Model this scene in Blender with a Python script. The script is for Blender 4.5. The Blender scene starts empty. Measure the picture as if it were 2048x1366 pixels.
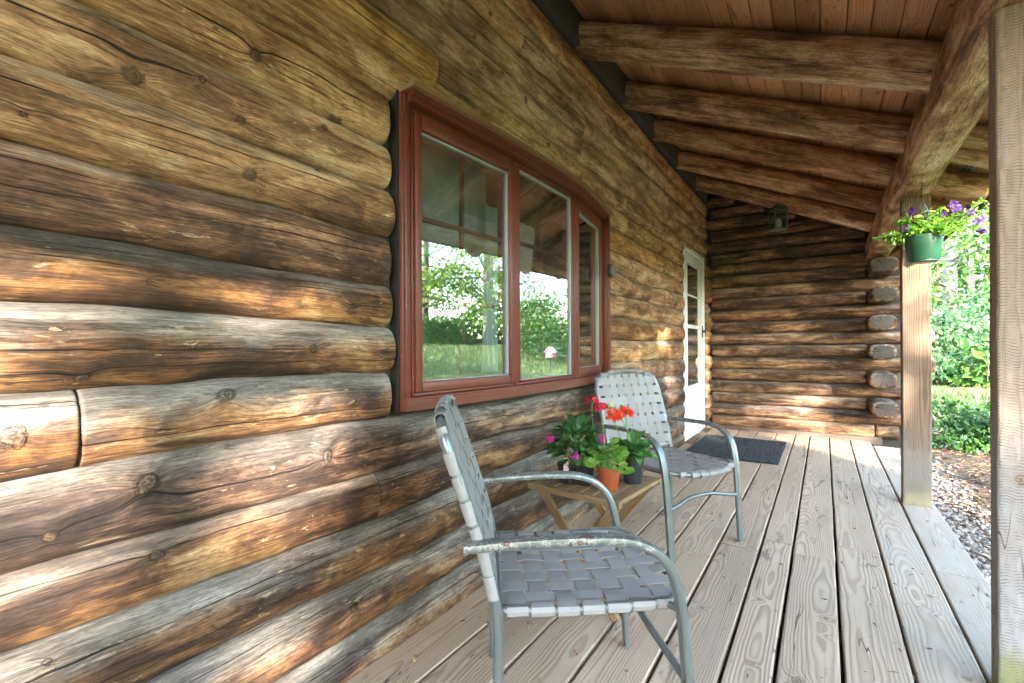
import bpy, math, random
import numpy as np
from mathutils import Vector, Matrix

SC = bpy.context.scene
COL = SC.collection
rng = np.random.default_rng(7)
random.seed(7)
PI = math.pi

# ---------------------------------------------------------------- noise in numpy
def _h(ix, iy, iz, s):
    n = (ix * 374761393 + iy * 668265263 + iz * 1274126177 + s * 974634771) & 0xFFFFFFFF
    n = ((n ^ (n >> 13)) * 1274126177) & 0xFFFFFFFF
    n = ((n ^ (n >> 16)) * 2246822519) & 0xFFFFFFFF
    return ((n ^ (n >> 15)) & 0xFFFFFF) / float(0xFFFFFF) * 2 - 1

def vn(x, y=0.0, z=0.0, s=0):
    x, y, z = np.broadcast_arrays(np.asarray(x, float), np.asarray(y, float), np.asarray(z, float))
    xi = np.floor(x).astype(np.int64); yi = np.floor(y).astype(np.int64); zi = np.floor(z).astype(np.int64)
    fx, fy, fz = x - xi, y - yi, z - zi
    fx = fx * fx * (3 - 2 * fx); fy = fy * fy * (3 - 2 * fy); fz = fz * fz * (3 - 2 * fz)
    r = 0
    for dx in (0, 1):
        for dy in (0, 1):
            for dz in (0, 1):
                w = (fx if dx else 1 - fx) * (fy if dy else 1 - fy) * (fz if dz else 1 - fz)
                r = r + w * _h(xi + dx, yi + dy, zi + dz, s)
    return r

def fbm(x, y=0.0, z=0.0, s=0, o=4):
    r = 0; a = 0.5; f = 1.0
    for i in range(o):
        r = r + a * vn(np.asarray(x) * f, np.asarray(y) * f, np.asarray(z) * f, s + i * 17)
        a *= 0.5; f *= 2.03
    return r

# ---------------------------------------------------------------- mesh collector
class MB:
    def __init__(self):
        self.V = []; self.F = []; self.A = []; self.n = 0; self.M = []
    def add(self, V, F, attrs=None, mi=0):
        V = np.asarray(V, float).reshape(-1, 3)
        for f in (F if isinstance(F, list) else [F]):
            f = np.asarray(f, np.int64)
            if f.size:
                self.F.append(f + self.n); self.M.append(np.full(len(f), mi))
        self.V.append(V); self.A.append((attrs or {}, len(V))); self.n += len(V)
        return self
    def box(self, lo, hi, mat=None, mi=0, bev=0.0):
        (x0, y0, z0), (x1, y1, z1) = lo, hi
        b = min(bev, (x1 - x0) * .45, (y1 - y0) * .45, (z1 - z0) * .45)
        if b <= 0:
            V = np.array([[x, y, z] for z in (z0, z1) for y in (y0, y1) for x in (x0, x1)], float)
            F = np.array([[0, 2, 3, 1], [4, 5, 7, 6], [0, 1, 5, 4], [2, 6, 7, 3], [0, 4, 6, 2], [1, 3, 7, 5]])
            if mat is not None: V = V @ np.array(mat.to_3x3()).T + np.array(mat.translation)
            return self.add(V, F, mi=mi)
        bm = bm_new(); 
        import bmesh
        bmesh.ops.create_cube(bm, size=1)
        for v in bm.verts:
            v.co = Vector(((x0 + x1) / 2 + v.co.x * (x1 - x0), (y0 + y1) / 2 + v.co.y * (y1 - y0), (z0 + z1) / 2 + v.co.z * (z1 - z0)))
        bmesh.ops.bevel(bm, geom=list(bm.edges), offset=b, segments=2, affect='EDGES', profile=.5)
        self.bm(bm, mat, mi)
        return self
    def bm(self, bm, mat=None, mi=0):
        bm.verts.ensure_lookup_table(); bm.verts.index_update()
        V = np.array([v.co[:] for v in bm.verts])
        if mat is not None: V = V @ np.array(mat.to_3x3()).T + np.array(mat.translation)
        by = {}
        for f in bm.faces: by.setdefault(len(f.verts), []).append([v.index for v in f.verts])
        self.add(V, [np.array(x) for x in by.values()], mi=mi); bm.free()
        return self
    def xf(self, M):
        R = np.array(M.to_3x3()); t = np.array(M.translation)
        self.V = [v @ R.T + t for v in self.V]; return self
    def build(self, name, mat, parent=None, smooth=True, auto=None):
        me = bpy.data.meshes.new(name)
        V = np.concatenate(self.V); me.vertices.add(len(V)); me.vertices.foreach_set('co', V.ravel())
        loops = np.concatenate([f.ravel() for f in self.F]); tot = np.concatenate([np.full(len(f), f.shape[1]) for f in self.F])
        me.loops.add(len(loops)); me.loops.foreach_set('vertex_index', loops)
        me.polygons.add(len(tot)); me.polygons.foreach_set('loop_start', np.concatenate([[0], np.cumsum(tot)[:-1]]))
        me.polygons.foreach_set('use_smooth', np.full(len(tot), bool(smooth)))
        mats = mat if isinstance(mat, (list, tuple)) else [mat]
        for m in mats: me.materials.append(m)
        if len(mats) > 1: me.polygons.foreach_set('material_index', np.concatenate(self.M).astype(np.int32))
        keys = set(k for a, n in self.A for k in a)
        for k in keys:
            arr = np.concatenate([np.broadcast_to(np.asarray(a.get(k, 0.0), float), (n,)) for a, n in self.A])
            at = me.attributes.new(k, 'FLOAT', 'POINT'); at.data.foreach_set('value', arr.astype(np.float32))
        me.update(calc_edges=True); me.validate()
        if auto is not None and smooth:
            me.set_sharp_from_angle(angle=math.radians(auto))
        o = bpy.data.objects.new(name, me); COL.objects.link(o)
        if parent is not None: o.parent = parent
        return o

def bm_new():
    import bmesh
    return bmesh.new()

def gridf(nu, nv, closed=False, off=0):
    """quads of a grid with nu rows and nv columns (row-major)"""
    i = np.arange(nu - 1)[:, None]; j = np.arange(nv if closed else nv - 1)[None, :]
    j2 = (j + 1) % nv
    return np.stack([i * nv + j, i * nv + j2, (i + 1) * nv + j2, (i + 1) * nv + j], -1).reshape(-1, 4) + off

def nrm(v):
    v = np.asarray(v, float); return v / np.linalg.norm(v, axis=-1, keepdims=True)

def smooth_path(P, n=6):
    """Catmull-Rom through points"""
    P = np.asarray(P, float); Q = np.vstack([2 * P[0] - P[1], P, 2 * P[-1] - P[-2]]); out = []
    for i in range(1, len(Q) - 2):
        for t in np.arange(n) / n:
            a, b, c, d = Q[i - 1], Q[i], Q[i + 1], Q[i + 2]
            out.append(.5 * (2 * b + (c - a) * t + (2 * a - 5 * b + 4 * c - d) * t * t + (3 * b - a - 3 * c + d) * t ** 3))
    out.append(P[-1]); return np.array(out)

def fillet(P, r, n=6):
    """round the corners of a polyline"""
    P = [np.asarray(p, float) for p in P]; out = [P[0]]
    for i in range(1, len(P) - 1):
        a, b, c = P[i - 1], P[i], P[i + 1]
        ri = min(r, .48 * np.linalg.norm(a - b), .48 * np.linalg.norm(c - b))
        p = b + nrm(a - b) * ri; q = b + nrm(c - b) * ri
        for t in np.linspace(0, 1, n + 1): out.append((1 - t) ** 2 * p + 2 * t * (1 - t) * b + t * t * q)
    out.append(P[-1]); return np.array(out)

def tube(mb, P, r, n=10, cap=True, ref=None, sect=None, mi=0):
    """sweep a circle (or section sect: k x 2) along P; r scalar or per point; ref keeps the section's first axis"""
    P = np.asarray(P, float); m = len(P)
    T = nrm(np.gradient(P, axis=0))
    r = np.broadcast_to(np.asarray(r, float), (m,))
    if ref is None:
        ref0 = np.array([0, 0, 1.]) if abs(T[0][2]) < .9 else np.array([1., 0, 0])
        U = [nrm(np.cross(ref0, T[0]))]
        for i in range(1, m):
            u = U[-1] - T[i] * (U[-1] @ T[i]); U.append(nrm(u))
        U = np.array(U)
    else:
        ref = np.broadcast_to(np.asarray(ref, float), (m, 3)); U = nrm(ref - T * np.sum(ref * T, 1, keepdims=True))
    W = np.cross(T, U)
    if sect is None:
        th = np.arange(n) / n * 2 * PI; sect = np.stack([np.cos(th), np.sin(th)], 1)
    sect = np.asarray(sect, float); n = len(sect)
    V = P[:, None, :] + (U[:, None, :] * sect[None, :, :1] + W[:, None, :] * sect[None, :, 1:]) * r[:, None, None]
    V = V.reshape(-1, 3); F = [gridf(m, n, True)]
    if cap:
        k = len(V); V = np.vstack([V, P[0], P[-1]])
        j = np.arange(n); j2 = (j + 1) % n
        F.append(np.stack([np.full(n, k), j2, j], 1)); F.append(np.stack([np.full(n, k + 1), (m - 1) * n + j, (m - 1) * n + j2], 1))
    mb.add(V, F, mi=mi); return mb

def lathe(mb, prof, n=24, c=(0, 0, 0), mi=0, jit=None):
    prof = np.asarray(prof, float); th = np.arange(n) / n * 2 * PI
    V = np.stack([prof[:, None, 0] * np.cos(th), prof[:, None, 0] * np.sin(th), np.broadcast_to(prof[:, None, 1], (len(prof), n))], -1).reshape(-1, 3)
    mb.add(V + np.array(c), [gridf(len(prof), n, True)], mi=mi); return mb

def prism(mb, poly, z0, z1, mi=0):
    """extruded polygon (xy) from z0 to z1"""
    k = len(poly); V = [[x, y, z0] for x, y in poly] + [[x, y, z1] for x, y in poly]
    j = np.arange(k); j2 = (j + 1) % k
    mb.add(V, [np.stack([j, j2, j2 + k, j + k], 1), np.array([list(range(k, 2 * k))]), np.array([list(range(k))[::-1]])], mi=mi); return mb

# ---------------------------------------------------------------- things
def tag(o, label=None, cat=None, group=None, kind=None):
    if label: o['label'] = label
    if cat: o['category'] = cat
    if group: o['group'] = group
    if kind: o['kind'] = kind
    return o
def empty(name, loc=(0, 0, 0), rz=0.0, parent=None):
    o = bpy.data.objects.new(name, None); o.empty_display_size = .1; COL.objects.link(o)
    o.location = loc; o.rotation_euler = (0, 0, rz)
    if parent: o.parent = parent
    return o
def kids(o): return [c for c in bpy.data.objects if c.parent == o]
def copy_tree(o, parent=None):
    c = o.copy(); COL.objects.link(c)
    if parent is not None: c.parent = parent
    for ch in kids(o): copy_tree(ch, c)
    return c

# ---------------------------------------------------------------- node helper
class NT:
    def __init__(self, name):
        self.m = bpy.data.materials.new(name); self.m.use_nodes = True
        self.t = self.m.node_tree; self.t.nodes.clear()
        self.out = self.t.nodes.new('ShaderNodeOutputMaterial')
    def N(self, typ, **kw):
        n = self.t.nodes.new(typ)
        for k, v in kw.items(): setattr(n, k, v)
        return n
    def L(self, a, b):
        self.t.links.new(a, b)
    def put(self, sock, v):
        if isinstance(v, bpy.types.NodeSocket): self.L(v, sock)
        elif isinstance(v, (tuple, list)) and len(v) == 3 and sock.type == 'RGBA': sock.default_value = (*v, 1)
        else: sock.default_value = v
    def at(self, name):
        n = self.N('ShaderNodeAttribute'); n.attribute_name = name; return n.outputs['Fac']
    def rnd(self): return self.N('ShaderNodeObjectInfo').outputs['Random']
    def ma(self, op, a, b=0.0, c=0.0, clamp=False):
        n = self.N('ShaderNodeMath', operation=op, use_clamp=clamp)
        self.put(n.inputs[0], a); self.put(n.inputs[1], b)
        if op in ('MULTIPLY_ADD', 'SMOOTH_MIN', 'SMOOTH_MAX'): self.put(n.inputs[2], c)
        return n.outputs[0]
    def add(s, a, b): return s.ma('ADD', a, b)
    def sub(s, a, b): return s.ma('SUBTRACT', a, b)
    def mul(s, a, b): return s.ma('MULTIPLY', a, b)
    def step(s, v, lo, hi, a=0.0, b=1.0):
        n = s.N('ShaderNodeMapRange', interpolation_type='SMOOTHSTEP')
        s.put(n.inputs[0], v); s.put(n.inputs[1], lo); s.put(n.inputs[2], hi); s.put(n.inputs[3], a); s.put(n.inputs[4], b)
        return n.outputs[0]
    def vec(s, x, y, z=0.0):
        n = s.N('ShaderNodeCombineXYZ'); s.put(n.inputs[0], x); s.put(n.inputs[1], y); s.put(n.inputs[2], z); return n.outputs[0]
    def sep(s, v):
        n = s.N('ShaderNodeSeparateXYZ'); s.put(n.inputs[0], v); return n.outputs
    def noise(s, v, scale=1.0, detail=3.0, rough=.5, dist=0.0):
        n = s.N('ShaderNodeTexNoise'); s.put(n.inputs['Vector'], v)
        n.inputs['Scale'].default_value = scale; n.inputs['Detail'].default_value = detail
        n.inputs['Roughness'].default_value = rough; n.inputs['Distortion'].default_value = dist
        return n.outputs['Fac']
    def voro(s, v, scale=1.0, feature='F1', out='Distance', rand=1.0):
        n = s.N('ShaderNodeTexVoronoi', feature=feature); s.put(n.inputs['Vector'], v); n.inputs['Scale'].default_value = scale
        n.inputs['Randomness'].default_value = rand
        return n.outputs[out]
    def ramp(s, f, stops):
        n = s.N('ShaderNodeValToRGB'); e = n.color_ramp.elements
        while len(e) > 1: e.remove(e[-1])
        e[0].position = stops[0][0]; e[0].color = (*stops[0][1], 1)
        for p, c in stops[1:]:
            q = e.new(p); q.color = (*c, 1)
        s.put(n.inputs[0], f); return n.outputs[0]
    def mix(s, f, a, b, mode='MIX'):
        n = s.N('ShaderNodeMix', data_type='RGBA', blend_type=mode); n.clamp_factor = True
        s.put(n.inputs[0], f); s.put(n.inputs[6], a); s.put(n.inputs[7], b); return n.outputs[2]
    def hsv(s, c, h=.5, sa=1.0, v=1.0):
        n = s.N('ShaderNodeHueSaturation'); s.put(n.inputs['Color'], c); s.put(n.inputs['Hue'], h); s.put(n.inputs['Saturation'], sa); s.put(n.inputs['Value'], v)
        return n.outputs[0]
    def bump(s, h, strength=.5, dist=.003):
        n = s.N('ShaderNodeBump'); n.inputs['Strength'].default_value = strength; n.inputs['Distance'].default_value = dist
        s.put(n.inputs['Height'], h); return n.outputs[0]
    def obj(s): return s.N('ShaderNodeTexCoord').outputs['Object']
    def geo(s): return s.N('ShaderNodeNewGeometry').outputs['Position']
    def bsdf(s, col, rough=.6, nor=None, **kw):
        n = s.N('ShaderNodeBsdfPrincipled'); s.put(n.inputs['Base Color'], col); s.put(n.inputs['Roughness'], rough)
        if nor is not None: s.put(n.inputs['Normal'], nor)
        for k, v in kw.items(): s.put(n.inputs[k.replace('_', ' ')], v)
        return n.outputs[0]
    def done(s, sh):
        s.L(sh, s.out.inputs['Surface']); return s.m

# ---------------------------------------------------------------- wood materials
def log_material(name, low, high, grey_low, grey_high, dark=1.0, stain=.74):
    """weathered log. attributes: gu along, gv round (metres, bent round knots), up -1..1, kd knot distance,
       c1 c2 signed distance to the checks, tone 0 = brown .. 1 = honey, grey = weathering, seed, cap"""
    n = NT(name)
    gu, gv, up, kd, c1, c2, tone, gr, seed, cap = [n.at(k) for k in ('gu', 'gv', 'up', 'kd', 'c1', 'c2', 'tone', 'grey', 'seed', 'cap')]
    sd = n.mul(seed, 7.31)
    P = lambda fu, fv, o=0.0: n.vec(n.mul(n.add(gu, n.add(sd, o)), fu), n.mul(n.add(gv, sd), fv), sd)
    fine = n.noise(P(10, 250), 1, 4, .7)
    med = n.noise(P(2.6, 42, 3.1), 1, 5, .62, .5)
    big = n.noise(P(1.9, 9, 5.7), 1, 5, .6, .8)
    blo = n.noise(P(3.2, 7.5, 9.2), 1, 5, .62, 1.2)
    mot = n.noise(P(6.5, 13, 17.), 1, 5, .62, .9)
    f = n.add(n.add(n.add(n.mul(big, .62), n.mul(mot, .30)), n.mul(med, .24)), n.add(n.mul(fine, .22), -.19))
    f = n.step(f, .35, .71)
    cl = n.ramp(f, low); ch = n.ramp(f, high)
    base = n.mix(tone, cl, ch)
    hv = n.noise(n.vec(sd, 1.7, 0.), 5.3, 0)
    base = n.hsv(base, n.add(.488, n.mul(hv, .022)), n.add(.80, n.mul(n.noise(n.vec(sd, 7.7, 3.), 4.1, 0), .40)), n.add(.76, n.mul(n.noise(n.vec(sd, 4.2, 2.), 6.1, 0), .50)))
    base = n.hsv(base, .5, 1., n.add(1., n.ma('MINIMUM', tone, 0.)))
    # grey weathering on the upper side of each log
    g = n.add(n.add(n.add(up, n.mul(n.sub(gr, .85), .9)), n.mul(n.sub(blo, .5), 1.7)), n.mul(n.sub(med, .5), 1.1))
    g = n.mul(n.step(g, .0, .85), gr)
    gcol = n.mix(tone, n.ramp(f, grey_low), n.ramp(f, grey_high))
    base = n.mix(n.mul(g, .88), base, gcol)
    # dark stains, mostly low on the log
    st = n.noise(P(2.6, 13, 21.0), 1, 6, .66, 1.5)
    stm = n.step(n.sub(st, n.mul(up, .06)), .57, .645)
    base = n.mix(n.mul(stm, n.mul(n.sub(1., n.mul(n.ma('MAXIMUM', tone, 0.), .68)), stain)), base, (.045, .026, .016))
    # pale scuffs where the surface has flaked
    sc = n.noise(P(16, 75, 33.0), 1, 3, .6, .6); sc2 = n.noise(P(3, 12, 41.0), 1, 2, .5)
    scm = n.mul(n.step(sc, .62, .67), n.step(sc2, .45, .58))
    base = n.mix(n.mul(scm, .55), base, n.mix(tone, (.50, .36, .215), (.66, .53, .33)))
    f2 = n.noise(P(42, 95, 61.), 1, 3, .65, .4); f2m = n.mul(n.step(f2, .66, .72), n.step(n.noise(P(5, 15, 12.), 1, 3), .42, .60))
    base = n.mix(n.mul(f2m, .45), base, n.hsv(base, .5, .9, 1.9))
    f3 = n.noise(P(75, 130, 81.), 1, 3, .7); base = n.mix(n.mul(n.step(f3, .66, .74), .6), base, (.04, .028, .018))
    # fibres
    fib = n.noise(P(7, 620, 2.0), 1, 2, .6)
    base = n.mix(n.step(fib, .52, .64), base, n.hsv(base, .5, 1.05, .55))
    gr2 = n.noise(P(45, 420, 8.0), 1, 3, .7)
    base = n.hsv(base, .5, 1., n.step(gr2, .28, .72, .62, 1.36))
    hl3 = n.noise(P(2.2, 55, 95.), 1, 3, .5, .2); base = n.mix(n.mul(n.mul(n.step(n.ma('ABSOLUTE', n.sub(hl3, .5)), .002, .010, 1, 0), n.step(n.noise(P(3, 11, 88.), 1, 2), .48, .56)), .55), base, (.02, .014, .010))
    # hairline checks follow the grain
    hl = n.noise(P(.9, 17, 13.0), 1, 2.5, .5, .25)
    hair = n.step(n.ma('ABSOLUTE', n.sub(hl, .5)), .0008, .0042, 1, 0)
    hair = n.mul(hair, n.step(n.noise(P(1.3, 5, 55.0), 1, 2), .46, .56))
    # main checks
    wv = n.noise(P(6, 3, 70.0), 1, 3)
    w = n.mul(n.step(wv, .32, .70), .0019)
    m1 = n.step(n.ma('ABSOLUTE', c1), n.mul(w, .35), n.add(w, .0004), 1, 0)
    m2 = n.step(n.ma('ABSOLUTE', c2), n.mul(w, .25), n.add(n.mul(w, .7), .0003), 1, 0)
    crack = n.ma('MAXIMUM', n.ma('MAXIMUM', m1, n.mul(m2, .85)), n.mul(hair, .5))
    base = n.mix(n.mul(crack, .90), base, (.012, .009, .007))
    # knots
    kn_ = n.noise(P(55, 75, 1.0), 1, 5, .7); kk = n.add(n.mul(kd, 1.3), n.mul(n.sub(kn_, .5), 1.7))
    ring = n.add(n.mul(n.ma('SINE', n.mul(kk, 13.0)), .12), n.noise(P(130, 160, 6.), 1, 4, .7))
    kcol = n.mix(n.step(ring, .35, .70), (.030, .020, .014), n.mix(g, (.14, .075, .038), (.20, .17, .14)))
    halo = n.mul(n.step(kk, .9, 2.5, 1, 0), n.step(blo, .35, .6))
    base = n.mix(n.mul(halo, .40), base, n.hsv(base, .49, 1.1, .45))
    core = n.step(kk, .70, 1.10, 1, 0)
    base = n.mix(n.mul(core, .85), base, kcol)
    rim = n.mul(n.step(kk, .78, .96), n.step(kk, 1.0, 1.22, 1, 0))
    base = n.mix(n.mul(rim, n.mul(kn_, .7)), base, (.018, .013, .010))
    # sawn end
    rr = n.ma('SQRT', n.add(n.mul(gu, gu), n.mul(gv, gv)))
    er = n.ma('SINE', n.mul(n.add(rr, n.mul(n.noise(n.vec(gu, gv, sd), 14, 3), .02)), 900.0))
    ang = n.ma('ARCTAN2', gu, gv)
    rad = n.step(n.noise(n.vec(n.mul(ang, 2.2), n.mul(rr, 2.0), sd), 2.2, 2), .60, .66)
    ecol = n.mix(n.step(er, -.6, .9), (.036, .027, .021), (.066, .050, .040))
    ecol = n.mix(n.mul(n.noise(n.vec(gu, gv, sd), 30, 4, .6), .7), ecol, (.10, .083, .068))
    ecol = n.mix(n.mul(rad, .9), ecol, (.015, .012, .01))
    base = n.mix(cap, base, ecol)
    if dark != 1.0: base = n.hsv(base, .5, 1.0, dark)
    h = n.sub(n.add(n.mul(fine, .35), n.add(n.mul(med, .8), n.mul(fib, .25))), n.add(n.mul(crack, 3.2), n.mul(rim, 1.2)))
    nor = n.bump(h, .75, .0035)
    return n.done(n.bsdf(base, n.step(f, 0, 1, .78, .58), nor, Specular_IOR_Level=.28))

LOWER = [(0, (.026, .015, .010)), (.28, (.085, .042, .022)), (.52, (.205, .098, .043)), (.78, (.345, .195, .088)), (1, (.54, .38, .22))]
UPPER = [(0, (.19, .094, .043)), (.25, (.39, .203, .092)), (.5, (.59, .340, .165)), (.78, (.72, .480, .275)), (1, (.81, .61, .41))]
GREYL = [(0, (.085, .070, .056)), (.45, (.18, .152, .125)), (.8, (.285, .25, .21)), (1, (.43, .385, .325))]
GREYH = [(0, (.18, .158, .112)), (.5, (.39, .315, .230)), (1, (.56, .465, .35))]
M = {}
M['log'] = log_material('weathered log', LOWER, UPPER, GREYL, GREYH)
RAFL = [(0, (.13, .062, .032)), (.25, (.30, .145, .07)), (.5, (.50, .275, .135)), (.75, (.66, .43, .24)), (1, (.78, .60, .40))]
M['rafter'] = log_material('rafter log', RAFL, UPPER, [(0, (.20, .15, .11)), (.5, (.40, .315, .235)), (1, (.64, .54, .43))], GREYH, stain=.34)

def plank_material(name, light, dark, freq, contrast, grey, rough=.75, saw=0.0, algae=0.0, stain=0.0, knotcol=(.16, .10, .06), vary=.14):
    """sawn plank. attributes gu, gv, rg (growth-ring coordinate), kd, seed, wet (0..1 grey/algae), nail"""
    n = NT(name)
    gu, gv, rg, kd, seed, wet, nail = [n.at(k) for k in ('gu', 'gv', 'rg', 'kd', 'seed', 'wet', 'nail')]
    sd = n.mul(seed, 5.17)
    P = lambda fu, fv, o=0.0: n.vec(n.mul(n.add(gu, n.add(sd, o)), fu), n.mul(n.add(gv, sd), fv), sd)
    fine = n.noise(P(5, 330), 1, 3, .6)
    r = n.add(n.mul(rg, freq), n.mul(n.sub(n.noise(P(3, 16, 2.), 1, 3), .5), .5))
    fr = n.ma('FRACT', r)
    late = n.mul(n.step(fr, .30, .80), n.step(fr, .90, 1.0, 1, 0))
    wgt = n.add(.55, n.mul(n.noise(n.vec(n.ma('FLOOR', r), sd, 0.), .9, 0), .9))
    late = n.mul(late, wgt)
    big = n.noise(P(1.2, 5, 4.), 1, 4, .6, .6)
    base = n.mix(n.step(big, .25, .75), n.hsv(light, .5, 1.05, .86), light)
    base = n.mix(n.mul(late, contrast), base, dark)
    base = n.mix(n.step(fine, .5, .75, 0, .4), base, n.hsv(base, .5, 1.0, .72))
    base = n.hsv(base, .5, 1.0, n.add(1. - vary, n.mul(n.noise(n.vec(sd, 3., 1.), 3.7, 0), vary * 2)))
    gm = n.step(n.add(wet, n.mul(n.sub(n.noise(P(4, 9, 8.), 1, 5, .6), .5), .9)), .25, .85)
    base = n.mix(n.mul(gm, .8), base, n.mix(fine, n.hsv(grey, .5, 1, .85), grey))
    if algae:
        am = n.mul(n.step(n.add(n.at('alg'), n.mul(n.sub(n.noise(P(9, 20, 3.), 1, 5, .6), .5), .8)), .35, .9), algae)
        base = n.mix(am, base, (.20, .19, .055))
    if stain:
        s1 = n.noise(P(2.1, 8, 15.), 1, 6, .68, 1.0)
        base = n.mix(n.mul(n.step(s1, .60, .70), stain), base, (.085, .068, .052))
    hl = n.noise(P(.8, 15, 13.), 1, 2, .5, .2)
    hair = n.mul(n.step(n.ma('ABSOLUTE', n.sub(hl, .5)), .001, .0045, 1, 0), n.step(n.noise(P(1.6, 6, 5.), 1, 2), .50, .58))
    base = n.mix(n.mul(hair, .8), base, (.03, .024, .018))
    kk = n.add(kd, n.mul(n.sub(n.noise(P(70, 70, 1.), 1, 2), .5), .3))
    core = n.step(kk, .7, 1.05, 1, 0)
    kr = n.step(n.ma('SINE', n.mul(kk, 16.)), -.3, .8)
    base = n.mix(n.mul(core, .75), base, n.mix(kr, knotcol, n.hsv(knotcol, .5, .9, 1.9)))
    h = n.sub(n.add(n.mul(fine, .4), n.mul(late, -.55)), n.mul(hair, 2.))
    if saw:
        sw = n.ma('SINE', n.add(n.mul(gu, 760.), n.mul(n.noise(P(9, 26, 6.), 1, 3), 22.)))
        sm = n.mul(n.step(sw, .2, .95), n.step(n.noise(P(26, 60, 9.), 1, 3, .6), .36, .6))
        base = n.mix(n.mul(sm, saw), base, n.hsv(base, .5, 1.15, .50)); h = n.sub(h, n.mul(sm, 1.1))
    nl = n.step(nail, .0032, .0050, 1, 0); ns = n.step(n.add(nail, n.mul(n.noise(P(90, 200), 1, 2), .006)), .004, .013, 1, 0)
    base = n.mix(n.mul(ns, .35), base, (.10, .08, .065)); base = n.mix(nl, base, (.022, .017, .014))
    return n.done(n.bsdf(base, rough, n.bump(h, .6, .0016), Specular_IOR_Level=.25))

M['deck'] = plank_material('deck plank', (.49, .358, .252), (.27, .173, .112), 1.0, .58, (.43, .37, .30), .78, stain=.6)
M['ceil'] = plank_material('ceiling plank', (.66, .34, .165), (.30, .14, .066), 1.0, .5, (.24, .16, .11), .55, stain=.55, vary=.62, knotcol=(.05, .025, .015))
M['post'] = plank_material('post timber', (.225, .150, .098), (.12, .07, .04), 1.0, .75, (.235, .205, .18), .82, saw=.25, algae=.35, stain=.6)
M['sawpost'] = plank_material('rough sawn post', (.36, .265, .20), (.22, .15, .105), 1.0, .45, (.34, .315, .31), .85, saw=.85, algae=.8, stain=.5)
M['table'] = plank_material('table wood', (.27, .175, .092), (.16, .092, .042), 1.0, .5, (.45, .36, .24), .5)

def simple(name, col, rough=.5, metal=0.0, var=.12, scale=40., bump=.0, spec=.5, **kw):
    n = NT(name); p = n.obj()
    a = n.noise(p, scale, 4, .6); b = n.noise(p, scale * .13, 3, .5)
    v = n.add(n.add(1 - var, n.mul(a, var)), n.mul(b, var))
    c = n.hsv(col, .5, 1.0, v)
    nor = n.bump(a, bump, .002) if bump else None
    return n.done(n.bsdf(c, n.add(rough - .06, n.mul(b, .12)), nor, Metallic=metal, Specular_IOR_Level=spec, **kw))

def paint_red():
    n = NT('red brown frame paint'); p = n.geo()
    a = n.noise(p, 9, 4, .6); b = n.noise(p, 160, 3, .6); c = n.noise(n.vec(n.mul(n.sep(p)[0], 8.), n.mul(n.sep(p)[1], 8.), n.mul(n.sep(p)[2], 60.)), 1, 3)
    col = n.mix(a, (.125, .027, .015), (.17, .041, .0235))
    col = n.mix(n.mul(n.step(c, .5, .75), .3), col, (.19, .068, .048))
    fl = n.step(n.noise(p, 110, 2, .5), .735, .76)
    col = n.mix(n.mul(fl, .8), col, (.55, .47, .40))
    return n.done(n.bsdf(col, .42, n.bump(b, .15, .001), Specular_IOR_Level=.45))
M['red'] = paint_red()
M['darkred'] = simple('dark red paint', (.11, .026, .016), .5)
M['trim'] = simple('brown head board paint', (.27, .14, .065), .6, var=.3, scale=12)
def chair_paint():
    n = NT('chair frame paint'); p = n.obj()
    a = n.noise(p, 26, 5, .65, .6); b = n.noise(p, 110, 4, .7); z = n.sep(p)[2]
    arm = n.mul(n.step(z, .53, .56), n.step(z, .585, .60, 1, 0))
    col = n.mix(n.noise(p, 7, 3), (.15, .162, .158), (.215, .23, .224))
    wear = n.add(n.mul(arm, .20), n.add(n.mul(a, .66), n.mul(b, .30)))
    col = n.mix(n.step(wear, .66, .70), col, (.36, .37, .345))
    m2 = n.step(wear, .70, .76)
    col = n.mix(m2, col, (.115, .058, .052))
    col = n.mix(n.step(wear, .80, .84), col, (.06, .035, .03))
    sp = n.step(n.noise(p, 300, 2), .66, .74); col = n.mix(n.mul(sp, .35), col, (.40, .42, .40))
    return n.done(n.bsdf(col, n.add(.34, n.mul(m2, .3)), n.bump(n.sub(b, m2), .35, .0008), Metallic=n.mul(n.sub(1., m2), .55)))
M['frame'] = chair_paint()
def strap_mat():
    n = NT('vinyl strap'); p = n.obj()
    a = n.noise(p, 14, 4, .6); b = n.noise(p, 420, 2)
    col = n.mix(a, (.225, .206, .195), (.295, .272, .258)); r = n.rnd()
    col = n.hsv(col, .5, 1., n.add(.92, n.mul(r, .16)))
    d = n.step(n.noise(p, 34, 5, .7), .60, .70); col = n.mix(n.mul(d, .3), col, (.16, .135, .115))
    return n.done(n.bsdf(col, n.add(.46, n.mul(a, .14)), n.bump(n.add(b, n.mul(a, .6)), .12, .0006), Specular_IOR_Level=.35))
M['strap'] = strap_mat()
M['white'] = simple('white door paint', (.80, .83, .83), .32, var=.05, scale=5)
M['blackmetal'] = simple('black metal', (.02, .02, .02), .4)
M['sealant'] = simple('dark chinking', (.050, .043, .034), .95, var=.6, scale=160, bump=1.0)
M['black_gap'] = simple('dark gap fill', (.016, .013, .010), .95)
M['dark'] = simple('dark stained board', (.055, .042, .031), .8, var=.5, scale=18)
M['kick'] = simple('kick board', (.10, .062, .042), .75, var=.6, scale=14, bump=.3)
M['roof'] = simple('roof shingle', (.08, .075, .07), .9, var=.4)
M['bead'] = simple('pale glazing bead', (.36, .375, .37), .4)
M['interior'] = simple('dim interior wall', (.09, .065, .045), .7)
M['mat'] = None
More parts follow.
